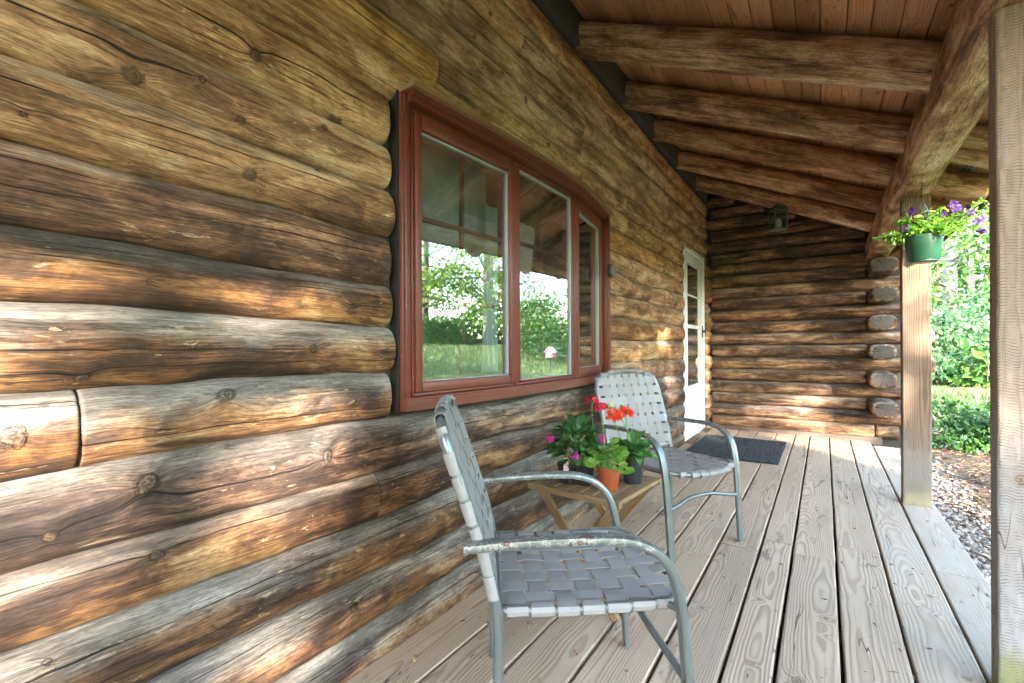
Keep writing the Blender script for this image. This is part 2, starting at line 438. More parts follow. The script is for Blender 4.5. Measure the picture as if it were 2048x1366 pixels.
def glass_mat(name, tint=(.93, .96, .95), k=2.4, warp=0.0, haze=0.0):
    n = NT(name)
    ge = n.N('ShaderNodeNewGeometry'); dt = n.N('ShaderNodeVectorMath', operation='DOT_PRODUCT')
    n.L(ge.outputs['Incoming'], dt.inputs[0]); n.L(ge.outputs['Normal'], dt.inputs[1])
    F1 = n.add(.042, n.mul(n.ma('POWER', n.sub(1., n.ma('ABSOLUTE', dt.outputs['Value'])), 5.), .958))
    F = n.sub(1., n.ma('POWER', n.sub(1., F1), k))
    t = n.N('ShaderNodeBsdfTransparent'); t.inputs[0].default_value = (*tint, 1)
    g = n.N('ShaderNodeBsdfGlossy'); g.inputs['Roughness'].default_value = 0.0; g.inputs['Color'].default_value = (.95, 1, .98, 1)
    if warp:
        n.put(g.inputs['Normal'], n.bump(n.noise(n.geo(), 2.2, 1), warp, .01))
    mx = n.N('ShaderNodeMixShader'); n.put(mx.inputs[0], F); n.L(t.outputs[0], mx.inputs[1]); n.L(g.outputs[0], mx.inputs[2])
    if haze:  # pale haze mixed into the glass to lighten the dim reflection
        df = n.N('ShaderNodeBsdfDiffuse'); df.inputs[0].default_value = (.55, .60, .57, 1); dn = n.mul(n.step(n.noise(n.geo(), 5, 4, .6), .2, .8, .5, 1.3), haze)
        m2 = n.N('ShaderNodeMixShader'); n.put(m2.inputs[0], dn); n.L(mx.outputs[0], m2.inputs[1]); n.L(df.outputs[0], m2.inputs[2]); mx = m2
    return n.done(mx.outputs[0])
M['glass'] = glass_mat('window glass', warp=.03, k=5.2, haze=.02)
M['jar'] = glass_mat('lantern glass', (.80, .88, .80), 1.0)

def leaf_mat(name, c0, c1, c2, trans=.35, rough=.45):
    """attribute lv: a random value per leaf"""
    n = NT(name); lv = n.at('lv'); le = n.at('le')
    c = n.ramp(lv, [(0, c0), (.55, c1), (1, c2)])
    c = n.mix(n.mul(le, .35), c, n.hsv(c, .485, .9, 1.5))
    c = n.hsv(c, .5, 1, n.add(.85, n.mul(n.noise(n.geo(), 60, 2), .3)))
    b = n.bsdf(c, rough, Specular_IOR_Level=.4)
    t = n.N('ShaderNodeBsdfTranslucent'); n.put(t.inputs[0], n.hsv(c, .49, 1.1, 1.25))
    mx = n.N('ShaderNodeMixShader'); mx.inputs[0].default_value = trans; n.L(b, mx.inputs[1]); n.L(t.outputs[0], mx.inputs[2])
    return n.done(mx.outputs[0])
M['leaf_dark'] = leaf_mat('impatiens leaf', (.022, .075, .022), (.035, .115, .032), (.075, .19, .05), .2)
M['leaf_pale'] = leaf_mat('geranium leaf', (.10, .24, .035), (.17, .34, .06), (.33, .42, .075), .3)
M['leaf_mid'] = leaf_mat('gerbera leaf', (.04, .13, .03), (.07, .20, .045), (.12, .28, .06), .25)
M['leaf_pet'] = leaf_mat('petunia leaf', (.10, .25, .03), (.19, .40, .055), (.34, .52, .10), .45)
M['leaf_shrub'] = leaf_mat('glossy shrub leaf', (.022, .070, .014), (.050, .130, .024), (.12, .23, .042), .25, .35)
M['leaf_wood'] = leaf_mat('woodland leaf', (.028, .085, .016), (.060, .145, .030), (.14, .23, .048), .4)
M['leaf_blue'] = leaf_mat('blue green bush leaf', (.045, .115, .042), (.09, .185, .075), (.17, .27, .12), .35)
M['leaf_yel'] = leaf_mat('sunny maple leaf', (.075, .17, .018), (.16, .28, .035), (.32, .40, .07), .45)
M['leaf_maple'] = leaf_mat('dense maple leaf', (.022, .060, .018), (.045, .10, .032), (.09, .15, .05), .10)
M['stem'] = simple('green stem', (.16, .26, .07), .6, var=.3)
M['twig'] = simple('brown twig', (.13, .095, .06), .8, var=.4)
M['soil'] = simple('potting soil', (.030, .022, .016), .95, var=.6, scale=160, bump=.8)

def bark_mat():
    n = NT('tree bark'); p = n.sep(n.geo())
    a = n.noise(n.vec(n.mul(p[0], 9.), n.mul(p[1], 9.), n.mul(p[2], 1.6)), 1, 5, .65); b = n.noise(n.geo(), 3, 3)
    c = n.mix(a, (.055, .045, .035), (.23, .20, .165)); c = n.mix(n.mul(b, .3), c, (.12, .14, .07))
    return n.done(n.bsdf(c, .9, n.bump(a, .9, .03)))
M['bark'] = bark_mat()

def flower_mat(name, col, edge=None, w=.5):
    n = NT(name); le = n.at('le'); lv = n.at('lv')
    c = n.hsv(col, .5, 1, n.add(.75, n.mul(lv, .5)))
    if edge: c = n.mix(n.step(n.add(le, n.mul(n.noise(n.obj(), 160, 2), .25)), w, w + .18), c, edge)
    b = n.bsdf(c, .55); t = n.N('ShaderNodeBsdfTranslucent'); n.put(t.inputs[0], c)
    mx = n.N('ShaderNodeMixShader'); mx.inputs[0].default_value = .3; n.L(b, mx.inputs[1]); n.L(t.outputs[0], mx.inputs[2])
    return n.done(mx.outputs[0])
M['f_mag'] = flower_mat('magenta petal', (.42, .012, .20))
M['f_red'] = flower_mat('crimson petal', (.52, .008, .035))
M['f_orange'] = flower_mat('orange red petal', (.74, .060, .010))
M['f_purple'] = flower_mat('purple petal', (.045, .008, .10), (.70, .64, .74), 1.02)
M['f_centre'] = simple('flower centre', (.25, .06, .02), .8, var=.5, scale=300, bump=.6)
M['f_yel'] = simple('yellow flower throat', (.65, .55, .12), .7)

# ---------------------------------------------------------------- logs
def log(mb, A, B, ru, rw, front, seed, knots=(), step=.014, nseg=44, tone=0., grey=.8, cen=None, rad=None, caps=(1, 1), endr=.03, ex=.92, wob=1.0, cracks=None, flatback=True, near=None, capcol=True):
    """a log from A to B. front: unit vector of the side seen. cen(t), rad(t): sideways centre shift and half height along W."""
    A = np.asarray(A, float); B = np.asarray(B, float); L = np.linalg.norm(B - A); T = (B - A) / L
    U = np.asarray(front, float); U = nrm(U - T * (U @ T)); W = np.cross(T, U)
    if W[2] < 0 or (abs(W[2]) < .05 and W @ np.array([0, 0, 1.]) < 0): W = -W
    r = np.random.default_rng(int(seed * 1000) + 5)
    if near is None: t = np.linspace(0, L, max(6, int(L / step)))
    else:   # finer between near[0] and near[1]
        parts = []; 
        for a, b, s in near:
            a = max(0, a); b = min(L, b)
            if b > a: parts.append(np.linspace(a, b, max(2, int((b - a) / s)), endpoint=False))
        t = np.append(np.concatenate(parts), L)
    e = endr
    ends = []
    if caps[0]: ends.append(np.array([0, .1, .25, .5, .8]) * e)
    if caps[1]: ends.append(L - np.array([0, .1, .25, .5, .8]) * e)
    if ends: t = np.unique(np.concatenate([t] + ends))
    if flatback:
        nf = int(nseg * .8); th = np.concatenate([np.linspace(-1.9, 1.9, nf), np.linspace(1.9, 2 * PI - 1.9, nseg - nf + 2)[1:-1]])
    else: th = np.linspace(-PI, PI, nseg, endpoint=False)
    nT, nH = len(t), len(th)
    tt = t[:, None]; hh = th[None, :]
    cs, sn = np.cos(hh), np.sin(hh)
    cu = np.sign(cs) * np.abs(cs) ** ex; sw = np.sign(sn) * np.abs(sn) ** ex
    rm = (ru + rw) / 2
    s = int(seed * 131) % 9973
    mul = 1 + wob * (.030 * vn(tt * 1.6, 0, seed * 9, s) + .022 * vn(tt * 4.5, cs * .9, sn * .9 + seed * 5, s + 1) + .012 * fbm(tt * 14, cs * 2.2, sn * 2.2, s + 2, 3) + .006 * fbm(tt * 9, cs * 22, sn * 22, s + 3, 2))
    # ends drawn in
    d = np.minimum(tt if caps[0] else 9., (L - tt) if caps[1] else 9.)
    q = np.clip(d / e, 0, 1); endf = 1 - .22 * (1 - np.sqrt(np.clip(1 - (1 - q) ** 2, 0, 1)))
    gvs = hh * rm
    kd = np.full((nT, nH), 6.0); gv = np.broadcast_to(gvs, (nT, nH)).copy(); bumpk = np.zeros((nT, nH))
    for (kt, ka, ks) in knots:
        du = tt - kt; dv = (hh - ka) * rm
        dd = np.sqrt((du * .72) ** 2 + dv ** 2) / ks
        kd = np.minimum(kd, dd)
        gv += np.sign(dv) * ks * .75 * np.exp(-(du / (ks * 2.6)) ** 2 - (dv / (ks * 2.2)) ** 2)
        bumpk += (.45 * ks * np.exp(-(dd / 1.7) ** 2) - .22 * ks * np.exp(-((dd - 1.05) / .22) ** 2))
    c0 = cracks if cracks is not None else r.uniform(-.75, .85, 2)
    c1 = (hh - c0[0] - .16 * vn(tt * .9, 3., seed * 3, s + 8) - .05 * vn(tt * 4, 5., seed * 3, s + 11) - .016 * vn(tt * 22, 5., seed, s + 12)) * rm + (gv - gvs)
    c2 = (hh - c0[1] - .2 * vn(tt * .8, 9., seed * 3, s + 9) - .06 * vn(tt * 5, 7., seed * 3, s + 10) - .016 * vn(tt * 25, 8., seed, s + 13)) * rm + (gv - gvs)
    groove = -.0045 * np.exp(-(c1 / .006) ** 2) * np.clip(.5 + vn(tt * 3, 1., seed, s + 20), 0, 1)
    cw = cen(t)[:, None] if cen is not None else 0.
    rwv = rad(t)[:, None] if rad is not None else rw
    uu = cu * (ru * mul * endf + bumpk + groove); ww = sw * (rwv * mul * endf + bumpk + groove) + cw
    P = A + T * tt[..., None] + U * uu[..., None] + W * ww[..., None]
    up = np.broadcast_to(sn * W[2] + cs * U[2], (nT, nH))
    at = dict(gu=np.broadcast_to(tt, (nT, nH)).ravel(), gv=gv.ravel(), up=up.ravel(), kd=kd.ravel(), c1=c1.ravel(), c2=c2.ravel(), tone=tone, grey=grey, seed=seed)
    F = gridf(nT, nH, True)
    mb.add(P.reshape(-1, 3), [F], at)
    for side in (0, 1):
        if not caps[side]: continue
        ring = P[0 if side == 0 else -1]; cpt = ring.mean(0)
        ks = [1, .8, .55, .3, .08]; V = []; GU = []; GV = []
        for k in ks:
            V.append(cpt + (ring - cpt) * k + (T * (1 if side else -1)) * (.004 * (1 - k)))
            loc = (ring - cpt) * k; GU.append(loc @ U + .012 * vn(seed, s)); GV.append(loc @ W + .012 * vn(seed, 4, s))
        V = np.array(V).reshape(-1, 3)
        F = gridf(len(ks), nH, True)
        if side == 0: F = F[:, ::-1]
        cap = 1.0 if capcol else 0.
        mb.add(V, [F, (np.arange(nH) + (len(ks) - 1) * nH)[None, :]], dict(gu=np.array(GU).ravel(), gv=np.array(GV).ravel(), up=.2, kd=6., c1=.05, c2=.05, tone=tone, grey=grey * .5, seed=seed, cap=cap))
    return mb

def rand_knots(r, L, n, a0=-1.1, a1=1.1, s0=.006, s1=.014):
    return [(r.uniform(.05, max(.06, L - .05)), r.uniform(a0, a1), r.uniform(s0, s1)) for _ in range(n)]

# ---------------------------------------------------------------- planks
def plank(mb, L, w, th, seed, ru=.012, rv=.010, knots=(), arch=1.0, ringk=.0075, wet=0.0, nails=(), alg=None, xf=None, top_only=False, edge=.004, warp=.0015, wetfn=None):
    """plank along +x (0..L), width along y (centred), top at z=0. growth rings become rg (in rings)."""
    r = np.random.default_rng(int(seed * 997) + 3); s = int(seed * 57) % 7919
    nx = max(3, int(L / ru)); ny = max(4, int(w / rv))
    x = np.linspace(0, L, nx); y0 = np.linspace(-w / 2, w / 2, ny)
    ed = [-w / 2, -w / 2 + edge * .35, -w / 2 + edge]; y = np.unique(np.concatenate([y0[1:-1], ed, -np.array(ed)]))
    X, Y = np.meshgrid(x, y, indexing='ij')
    q = np.clip((w / 2 - np.abs(Y)) / edge, 0, 1); Z = -edge * (1 - np.sqrt(np.clip(1 - (1 - q) ** 2, 0, 1)))
    Z = Z + warp * vn(X * 1.3, Y * 8, seed, s) - .0006 * np.abs(vn(X * 6, Y * 90, seed, s + 2))
    Yw = Y + np.sign(Y) * .0015 * vn(X * 5, np.sign(Y) * 3, seed, s + 4) * (np.abs(Y) > w * .4)
    # ring field: distance from a wandering pith line below the board
    off = r.uniform(-.35, .35) * w; dep = r.uniform(.02, .06) * arch
    kd = np.full(X.shape, 6.); Yk = Yw - off; H = dep + .045 * arch * fbm(X * .9 + seed * 3.7, Y * .6, seed, s + 5, 3) + .004 * vn(X * 9, Y * 12, seed, s + 6)
    H = H + .006 * fbm(X * 3.5, Y * 25, seed, s + 31, 3)
    kb = 0
    for (kx, ky, ks) in knots:
        du = X - kx; dv = Y - ky; dd = np.sqrt((du * .8) ** 2 + dv ** 2) / ks; kd = np.minimum(kd, dd)
        H = H + ks * 1.5 * np.exp(-(du / (ks * 2.3)) ** 2 - (dv / (ks * 1.9)) ** 2)
        Yk = Yk + np.sign(dv) * ks * .8 * np.exp(-(du / (ks * 3)) ** 2 - (dv / (ks * 2.)) ** 2)
        Z = Z + .0012 * np.exp(-(dd) ** 2)
    rg = np.sqrt(Yk ** 2 + H ** 2) / ringk
    nd = np.full(X.shape, .05)
    for (a, b) in nails: nd = np.minimum(nd, np.sqrt((X - a) ** 2 + (Y - b) ** 2))
    wv = wet + (wetfn(X, Y) if wetfn is not None else 0) + 0 * X
    at = dict(gu=X.ravel(), gv=Y.ravel(), rg=rg.ravel(), kd=kd.ravel(), nail=nd.ravel(), wet=wv.ravel(), seed=seed)
    if alg is not None: at['alg'] = alg(X, Y).ravel()
    V = np.stack([X, Yw, Z], -1).reshape(-1, 3)
    F = gridf(nx, len(y), False)
    ny = len(y)
    def xfm(v): return v if xf is None else v @ np.array(xf.to_3x3()).T + np.array(xf.translation)
    mb.add(xfm(V), [F], at)
    if not top_only:   # sides, ends and underside
        def strip(idx, flip, vv):
            a = V[idx]; b = a.copy(); b[:, 2] = -th; k = len(a); VV = np.vstack([a, b]); j = np.arange(k - 1)
            f = np.stack([j, j + k, j + 1 + k, j + 1], 1)
            if flip: f = f[:, ::-1]
            A2 = {kk: (np.concatenate([v[idx], v[idx]]) if isinstance(v, np.ndarray) else v) for kk, v in at.items()}
            A2['gv'] = np.concatenate([at['gv'][idx], at['gv'][idx] + th]); A2['rg'] = np.concatenate([at['rg'][idx], at['rg'][idx] + th / ringk])
            mb.add(xfm(VV), [f], A2)
        i = np.arange(nx) * ny
        strip(i, False, 0); strip(i + ny - 1, True, 0)
        j = np.arange(ny); strip(j, True, 0); strip(j + (nx - 1) * ny, False, 0)
        q = np.array([[0, -w / 2, -th], [0, w / 2, -th], [L, w / 2, -th], [L, -w / 2, -th]]); mb.add(xfm(q), [np.array([[0, 1, 2, 3]])], dict(kd=6., nail=.05, seed=seed, wet=wet))
    return mb

def timber(mb, L, w, d, seed, xf, wet=0.0, alg=None, knots=((), (), (), ()), ringk=.006, arch=.6, wetfn=None, ru=.012, edge=.006, rv=.01):
    """square post along +x: four plank faces"""
    for k in range(4):
        ww, dd = (w, d) if k % 2 == 0 else (d, w)
        R = Matrix.Rotation(k * PI / 2, 4, 'X') @ Matrix.Translation((0, 0, dd / 2))
        plank(mb, L, ww, .01, seed + k * .37, ru=ru, rv=rv, knots=knots[k], wet=wet, alg=alg, xf=xf @ R, top_only=True, ringk=ringk, arch=arch, edge=edge, warp=.001, wetfn=wetfn)
    for X in (0, L):
        q = np.array([[X, -w / 2 + .004, -d / 2 + .004], [X, w / 2 - .004, -d / 2 + .004], [X, w / 2 - .004, d / 2 - .004], [X, -w / 2 + .004, d / 2 - .004]])
        if X == 0: q = q[::-1]
        mb.add(q @ np.array(xf.to_3x3()).T + np.array(xf.translation), [np.array([[0, 1, 2, 3]])], dict(kd=6., nail=.05, seed=seed, wet=wet))
    return mb
# ================================================================= CAMERA, LIGHT
TH = math.atan(623 / 930.0); ROLL = .005
cam = bpy.data.cameras.new('camera'); co = bpy.data.objects.new('camera', cam); COL.objects.link(co)
cam.sensor_width = 36.0; cam.lens = 930 / 2048 * 36; cam.shift_y = (693.9 - 683) / 2048; cam.clip_start = .05; cam.clip_end = 600
co.matrix_world = Matrix.Translation((1.222, 0, 1.0)) @ Matrix.Rotation(TH, 4, 'Z') @ Matrix.Rotation(PI / 2, 4, 'X') @ Matrix.Rotation(-ROLL, 4, 'Z')
SC.camera = co

SUN_EL = math.radians(13.8); az = np.array([1.0, -1.20]); az /= np.linalg.norm(az)
sd = Vector((az[0] * math.cos(SUN_EL), az[1] * math.cos(SUN_EL), math.sin(SUN_EL)))     # towards the sun
sun = bpy.data.lights.new('sun', 'SUN'); so = bpy.data.objects.new('sun', sun); COL.objects.link(so)
sun.energy = 2.0; sun.angle = math.radians(.6); sun.color = (1, .95, .88)
so.rotation_euler = sd.to_track_quat('Z', 'Y').to_euler(); so.location = (12, -14, 9)
W = bpy.data.worlds.new('World'); SC.world = W; W.use_nodes = True
wt = W.node_tree; wt.nodes.clear()
sky = wt.nodes.new('ShaderNodeTexSky'); sky.sky_type = 'NISHITA'; sky.sun_disc = False
sky.sun_rotation = math.atan2(az[0], az[1]); sky.air_density = 1.0; sky.dust_density = .4; sky.ozone_density = 1.0
sky.sun_elevation = SUN_EL
bg = wt.nodes.new('ShaderNodeBackground'); bg.inputs[1].default_value = .15
wo = wt.nodes.new('ShaderNodeOutputWorld'); wt.links.new(sky.outputs[0], bg.inputs[0]); wt.links.new(bg.outputs[0], wo.inputs[0])
SC.view_settings.view_transform = 'Standard'; SC.view_settings.look = 'None'; SC.view_settings.exposure = 4.6; SC.view_settings.gamma = 1.0
SC.cycles.max_bounces = 10; SC.cycles.diffuse_bounces = 6; SC.cycles.glossy_bounces = 4; SC.cycles.transparent_max_bounces = 12; SC.cycles.transmission_bounces = 6
SC.cycles.use_denoising = True; SC.cycles.sample_clamp_indirect = 6.0; SC.cycles.caustics_reflective = False; SC.cycles.caustics_refractive = False
SC.cycles.use_adaptive_sampling = True; SC.cycles.adaptive_threshold = .02

# ================================================================= LOG CABIN
cabin = tag(empty('log_cabin'), 'weathered brown log cabin with covered porch, red framed bow window and white door', 'cabin')
GN = np.array([-.05, .112, .280, .452, .608, .766, .918, 1.072, 1.226, 1.388, 1.532, 1.686, 1.848, 1.995, 2.115, 2.27, 2.43, 2.59, 2.75])
GF = np.array([-.06, .09, .24, .405, .55, .71, .87, 1.04, 1.20, 1.355, 1.515, 1.665, 1.83, 1.98, 2.13, 2.29, 2.45, 2.60, 2.75])
def gapz(k, y):
    y = np.asarray(y, float); f = np.clip((y - .5) / 4.6, 0, 1)
    return GN[k] * (1 - f) + GF[k] * f + (.012 * vn(y * 1.1, k * 3.3, 1., 5) + .009 * vn(y * 2.9, k * 3.3, 1., 9) + .003 * vn(y * 9., k * 3.3, 1., 10) if k else 0 * y)
XA = -.034; RU = .064
KN = [(0.283, 1.541, 0.021), (0.367, 1.58, 0.017), (0.617, 1.748, 0.013), (0.867, 1.695, 0.02), (0.6, 1.44, 0.015), (0.583, 1.575, 0.011), (0.285, 0.954, 0.012), (0.544, 0.880, 0.018), (0.189, 0.845, 0.016), (0.386, 0.705, 0.019), (0.814, 0.685, 0.013), (0.238, 0.66, 0.010), (0.404, 0.55, 0.013), (0.902, 0.205, 0.013), (0.497, 1.618, 0.008), (0.817, 1.631, 0.010), (0.206, 1.43, 0.007), (0.393, 1.149, 0.006), (0.906, 1.12, 0.013), (0.773, 1.0, 0.011), (0.899, 0.784, 0.007), (0.235, 0.408, 0.007), (1.903, 2.192, 0.014), (1.712, 2.22, 0.010), (1.262, 1.925, 0.010), (2.127, 2.056, 0.012), (3.821, 1.55, 0.014), (0.794, 1.501, 0.009)]

mb = MB()          # chinking behind the logs, with the window and door openings left out
def sheet_x(mb, x, y0, y1, z0, z1): mb.add([[x, y0, z0], [x, y1, z0], [x, y1, z1], [x, y0, z1]], [np.array([[0, 1, 2, 3]])])
for (y0, y1, z0, z1) in [(-2.6, 1.112, -.06, 3.0), (1.112, 2.93, -.06, .80), (1.112, 2.93, 1.88, 3.0), (2.93, 5.03, -.06, 3.0), (5.03, 5.96, 2.02, 3.0), (5.96, 6.2, -.06, 3.0)]:
    sheet_x(mb, -.016, y0, y1, z0, z1)
    sheet_x(mb, -.125, y0, y1, z0, z1)
wall = mb.build('log_wall', M['sealant'], cabin, smooth=False)
WIN0, WIN1 = 1.099, 2.955
DO0, DO1 = 5.00, 5.975
seedc = [0.11]
def course(k, y0, y1, tone, grey, caps=(1, 1), splits=(), stub=0.):
    cuts = [y0] + [s for s in splits if y0 + .05 < s < y1 - .05] + [y1]
    for i in range(len(cuts) - 1):
        a, b = cuts[i], cuts[i + 1]; L = b - a; seed = seedc[0]; seedc[0] += .173
        r = np.random.default_rng(int(seed * 991))
        zc = float((gapz(k, (a + b) / 2) + gapz(k + 1, (a + b) / 2)) / 2)
        cen = lambda t: (gapz(k, a + t) + gapz(k + 1, a + t)) / 2 - zc
        rad = lambda t: (gapz(k + 1, a + t) - gapz(k, a + t)) / 2 * 1.05
        kn = []
        for (ky, kz, ks) in KN:
            lo, hi = float(gapz(k, ky)), float(gapz(k + 1, ky))
            if a < ky < b and lo < kz < hi:
                kn.append((ky - a, math.asin(max(-.95, min(.95, (kz - (lo + hi) / 2) / ((hi - lo) / 2)))), ks))
        if b > 1.0: 
            c0 = max(0, 1.1 - a)
            if L - c0 > .1:
                for _ in range(int((L - c0) * 2.6)): kn.append((r.uniform(c0, L), r.uniform(-1.1, 1.1), r.uniform(.005, .012)))
        for _ in range(int(L * .8) + 1): kn.append((r.uniform(0, L), r.uniform(-1.2, 1.2), r.uniform(.003, .005)))
        mb = MB()
        log(mb, (XA + stub + r.uniform(-.006, .006), a, zc), (XA + stub + r.uniform(-.006, .006), b, zc), RU, .08, (1, 0, 0), seed, kn,
            near=[(0 - 5, -a if a < 0 else 0, .04), (max(0, -a), 1.2 - a, .0075), (max(0, 1.2 - a), 3.0 - a, .013), (max(0, 3.0 - a), 9, .02)],
            nseg=52 if a < 1 else 40, tone=tone, grey=grey, cen=cen, rad=rad, wob=1.5, ex=.82, caps=(caps[0] if i == 0 else 1, caps[1] if i == len(cuts) - 2 else 1),
            endr=.024 if len(cuts) == 2 else .006, capcol=False)
        mb.build('log', M['log'], wall)
JOINT = {5: (.282,), 3: (1.012,), 9: (.30, 3.86), 13: (1.3, 4.2), 15: (2.6,), 11: (4.3,), 14: (3.4,), 16: (1.9, 4.4), 1: (2.4,), 10: (3.4,), 2: (3.4,)}
for k in range(18):
    # tone: brown below, honey under the roof; towards the door the logs are paler
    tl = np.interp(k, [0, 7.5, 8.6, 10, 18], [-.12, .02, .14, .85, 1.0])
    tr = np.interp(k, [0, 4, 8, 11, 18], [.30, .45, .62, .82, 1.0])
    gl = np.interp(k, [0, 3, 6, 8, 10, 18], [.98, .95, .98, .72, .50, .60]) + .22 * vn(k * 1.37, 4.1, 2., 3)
    sp = JOINT.get(k, ())
    if k <= 4:
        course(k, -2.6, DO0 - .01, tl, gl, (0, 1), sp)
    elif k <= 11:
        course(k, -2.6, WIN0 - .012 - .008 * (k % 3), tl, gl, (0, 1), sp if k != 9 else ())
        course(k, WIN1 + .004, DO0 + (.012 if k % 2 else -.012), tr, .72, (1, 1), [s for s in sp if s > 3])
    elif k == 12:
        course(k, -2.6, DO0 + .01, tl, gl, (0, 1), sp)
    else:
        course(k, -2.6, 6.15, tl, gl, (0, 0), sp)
    if k <= 12: course(k, DO1 + .012, 6.16, .45, .7, (1, 0), (), stub=.035 + .012 * ((k * 7) % 3))
# kick board under the lowest log, and the dark board along the top
mb = MB().box((-.03, -2.6, -.03), (.006, DO0 + .0, .062), bev=.004); mb.build('kick_board', M['kick'], cabin)
mb = MB().box((-.03, -2.6, 2.765), (.050, 6.1, 3.02), bev=.004)
wp = mb.build('wall_plate', M['dark'], cabin)

# ---- wing wall (faces the camera) with its crossing log ends
YW = 6.10; RY = .085
mb = MB()
mb.add([[-.1, YW + .075, -.06], [2.0, YW + .075, -.06], [2.0, YW + .075, 2.2], [-.1, YW + .075, 3.0]], [np.array([[0, 1, 2, 3]])])
mb.add([[-.1, YW + .20, -.06], [2.0, YW + .20, -.06], [2.0, YW + .20, 2.2], [-.1, YW + .20, 3.0]], [np.array([[0, 1, 2, 3]])])
wing = mb.build('log_wall', M['sealant'], cabin, smooth=False)
for k in range(20):
    zc = .093 + .1405 * k
    seed = 20.3 + k * .219; r = np.random.default_rng(300 + k)
    xe = min(2.13 + r.uniform(-.02, .02), (2.86 - zc) / .448 + .12)
    cross = (k % 2 == 0) and 2 <= k <= 12
    if cross: xe = 1.60
    if k == 0: xe = 1.86
    x0 = -.05 if k % 2 else .075
    if xe < .25: continue
    tone = [-.16, -.04, -.12, .05, -.2, .04, -.1, -.02][k % 8] + (.08 if k > 12 else 0); 
    mb = MB()
    if k == 0:
        log(mb, (x0, YW + RY - .01, zc), (1.66, YW + RY, zc), RY, .0725, (0, -1, 0), seed, rand_knots(r, 1.6, 3), step=.014, nseg=36, tone=.25, grey=.6, capcol=False)
        mb.build('log', M['log'], wing)
        mb = MB(); log(mb, (1.668, YW + RY, zc), (1.86, YW + RY, zc), RY, .0725, (0, -1, 0), seed + .1, [], step=.014, nseg=36, tone=.3, grey=.5, endr=.02)
        mb.build('log', M['log'], wing); continue
    log(mb, (x0, YW + RY + r.uniform(-.012, .008), zc), (xe, YW + RY + r.uniform(-.012, .008), zc + r.uniform(-.004, .004)), RY * (1 if k % 2 else .96), .0725, (0, -1, 0), seed,
        rand_knots(r, xe, r.integers(3, 8), s0=.006, s1=.012), step=.014, nseg=36, tone=tone, grey=.80, flatback=False if k % 2 else True)
    mb.build('log', M['log'], wing)
    if cross:   # the log that crosses it and ends towards us
        mb = MB(); yf = 5.72 + r.uniform(-.02, .03); xc = 1.71 + r.uniform(-.012, .012)
        log(mb, (xc, 6.75, zc + .003), (xc + r.uniform(-.01, .01), yf, zc + r.uniform(-.004, .004)), .107 + r.uniform(-.004, .006), .076 + r.uniform(-.003, .004), (1, 0, 0), seed + 9, [], step=.02, nseg=44, tone=-.2, grey=.9, flatback=False, endr=.014, ex=.62, caps=(0, 1), cracks=(-2.2, 1.6))
        mb.build('log_end', M['log'], wing)
mb = MB().box((.02, YW - .012, -.03), (1.72, YW + .03, .045), bev=.004); mb.build('kick_board', M['kick'], cabin)

# ---- dim room behind the window and the door so the panes look into something
mb = MB()
for q in ([[-3.2, .6, -.1], [-3.2, 6.2, -.1], [-3.2, 6.2, 2.6], [-3.2, .6, 2.6]], [[-3.2, .6, -.1], [-.13, .6, -.1], [-.13, .6, 2.6], [-3.2, .6, 2.6]], [[-3.2, 6.2, -.1], [-.13, 6.2, -.1], [-.13, 6.2, 2.6], [-3.2, 6.2, 2.6]],
          [[-3.2, .6, 2.6], [-.13, .6, 2.6], [-.13, 6.2, 2.6], [-3.2, 6.2, 2.6]], [[-3.2, .6, -.1], [-.13, .6, -.1], [-.13, 6.2, -.1], [-3.2, 6.2, -.1]]):
    mb.add(q, [np.array([[0, 1, 2, 3]])])
mb.build('interior_wall', M['interior'], cabin, smooth=False)

# ---- porch roof: ceiling boards, slab, fascia, rafters, beam, posts
RS = .448; RC = 2.965
def zc_(x): return RC - RS * x
mb = MB()
x0, x1 = -.2, 2.17
for yy in (0,):
    V = [[x0, -2.7, zc_(x0) + .03], [x1, -2.7, zc_(x1) + .03], [x1, 6.9, zc_(x1) + .03], [x0, 6.9, zc_(x0) + .03]]
    V += [[a, b, c + .05] for a, b, c in V]
    mb.add(V, [np.array([[3, 2, 1, 0], [4, 5, 6, 7], [0, 1, 5, 4], [1, 2, 6, 5], [2, 3, 7, 6], [3, 0, 4, 7]])])
roof = mb.build('porch_roof', M['roof'], cabin, smooth=False)
SEAM = [-.03, .104, .223, .336, .455, .566, .662, .762, .852, .943, 1.032, 1.122, 1.214, 1.308, 1.393, 1.486, 1.576, 1.666, 1.765, 1.865, 1.965, 2.06, 2.155]
sl = math.atan(RS)
for i in range(len(SEAM) - 1):
    a, b = SEAM[i], SEAM[i + 1]; w = (b - a) / math.cos(sl); xm = (a + b) / 2
    r = np.random.default_rng(700 + i); mb = MB()
    # plank's own axes: x along -y of the world (so that its top looks down), width up the slope
    X = Vector((0, 1, 0)); Z = Vector((-RS, 0, -1)).normalized(); Y = Z.cross(X)
    R = Matrix((X, Y, Z)).transposed().to_4x4()
    kn = [(r.uniform(.2, 9.2), r.uniform(-.035, .035), r.uniform(.006, .014)) for _ in range(16)]
    plank(mb, 9.4, w - .003, .02, 41.3 + i * .613, ru=.03, rv=.012, knots=kn, ringk=.006, edge=.006, xf=Matrix.Translation((xm, -2.6, zc_(xm))) @ R, wet=r.uniform(-.2, .25))
    mb.build('ceiling_board', M['ceil'], roof)
mb = MB().box((2.165, -2.72, zc_(2.165) - .004), (2.190, 6.95, zc_(2.165) + .085), bev=.003); mb.build('fascia', M['dark'], roof)
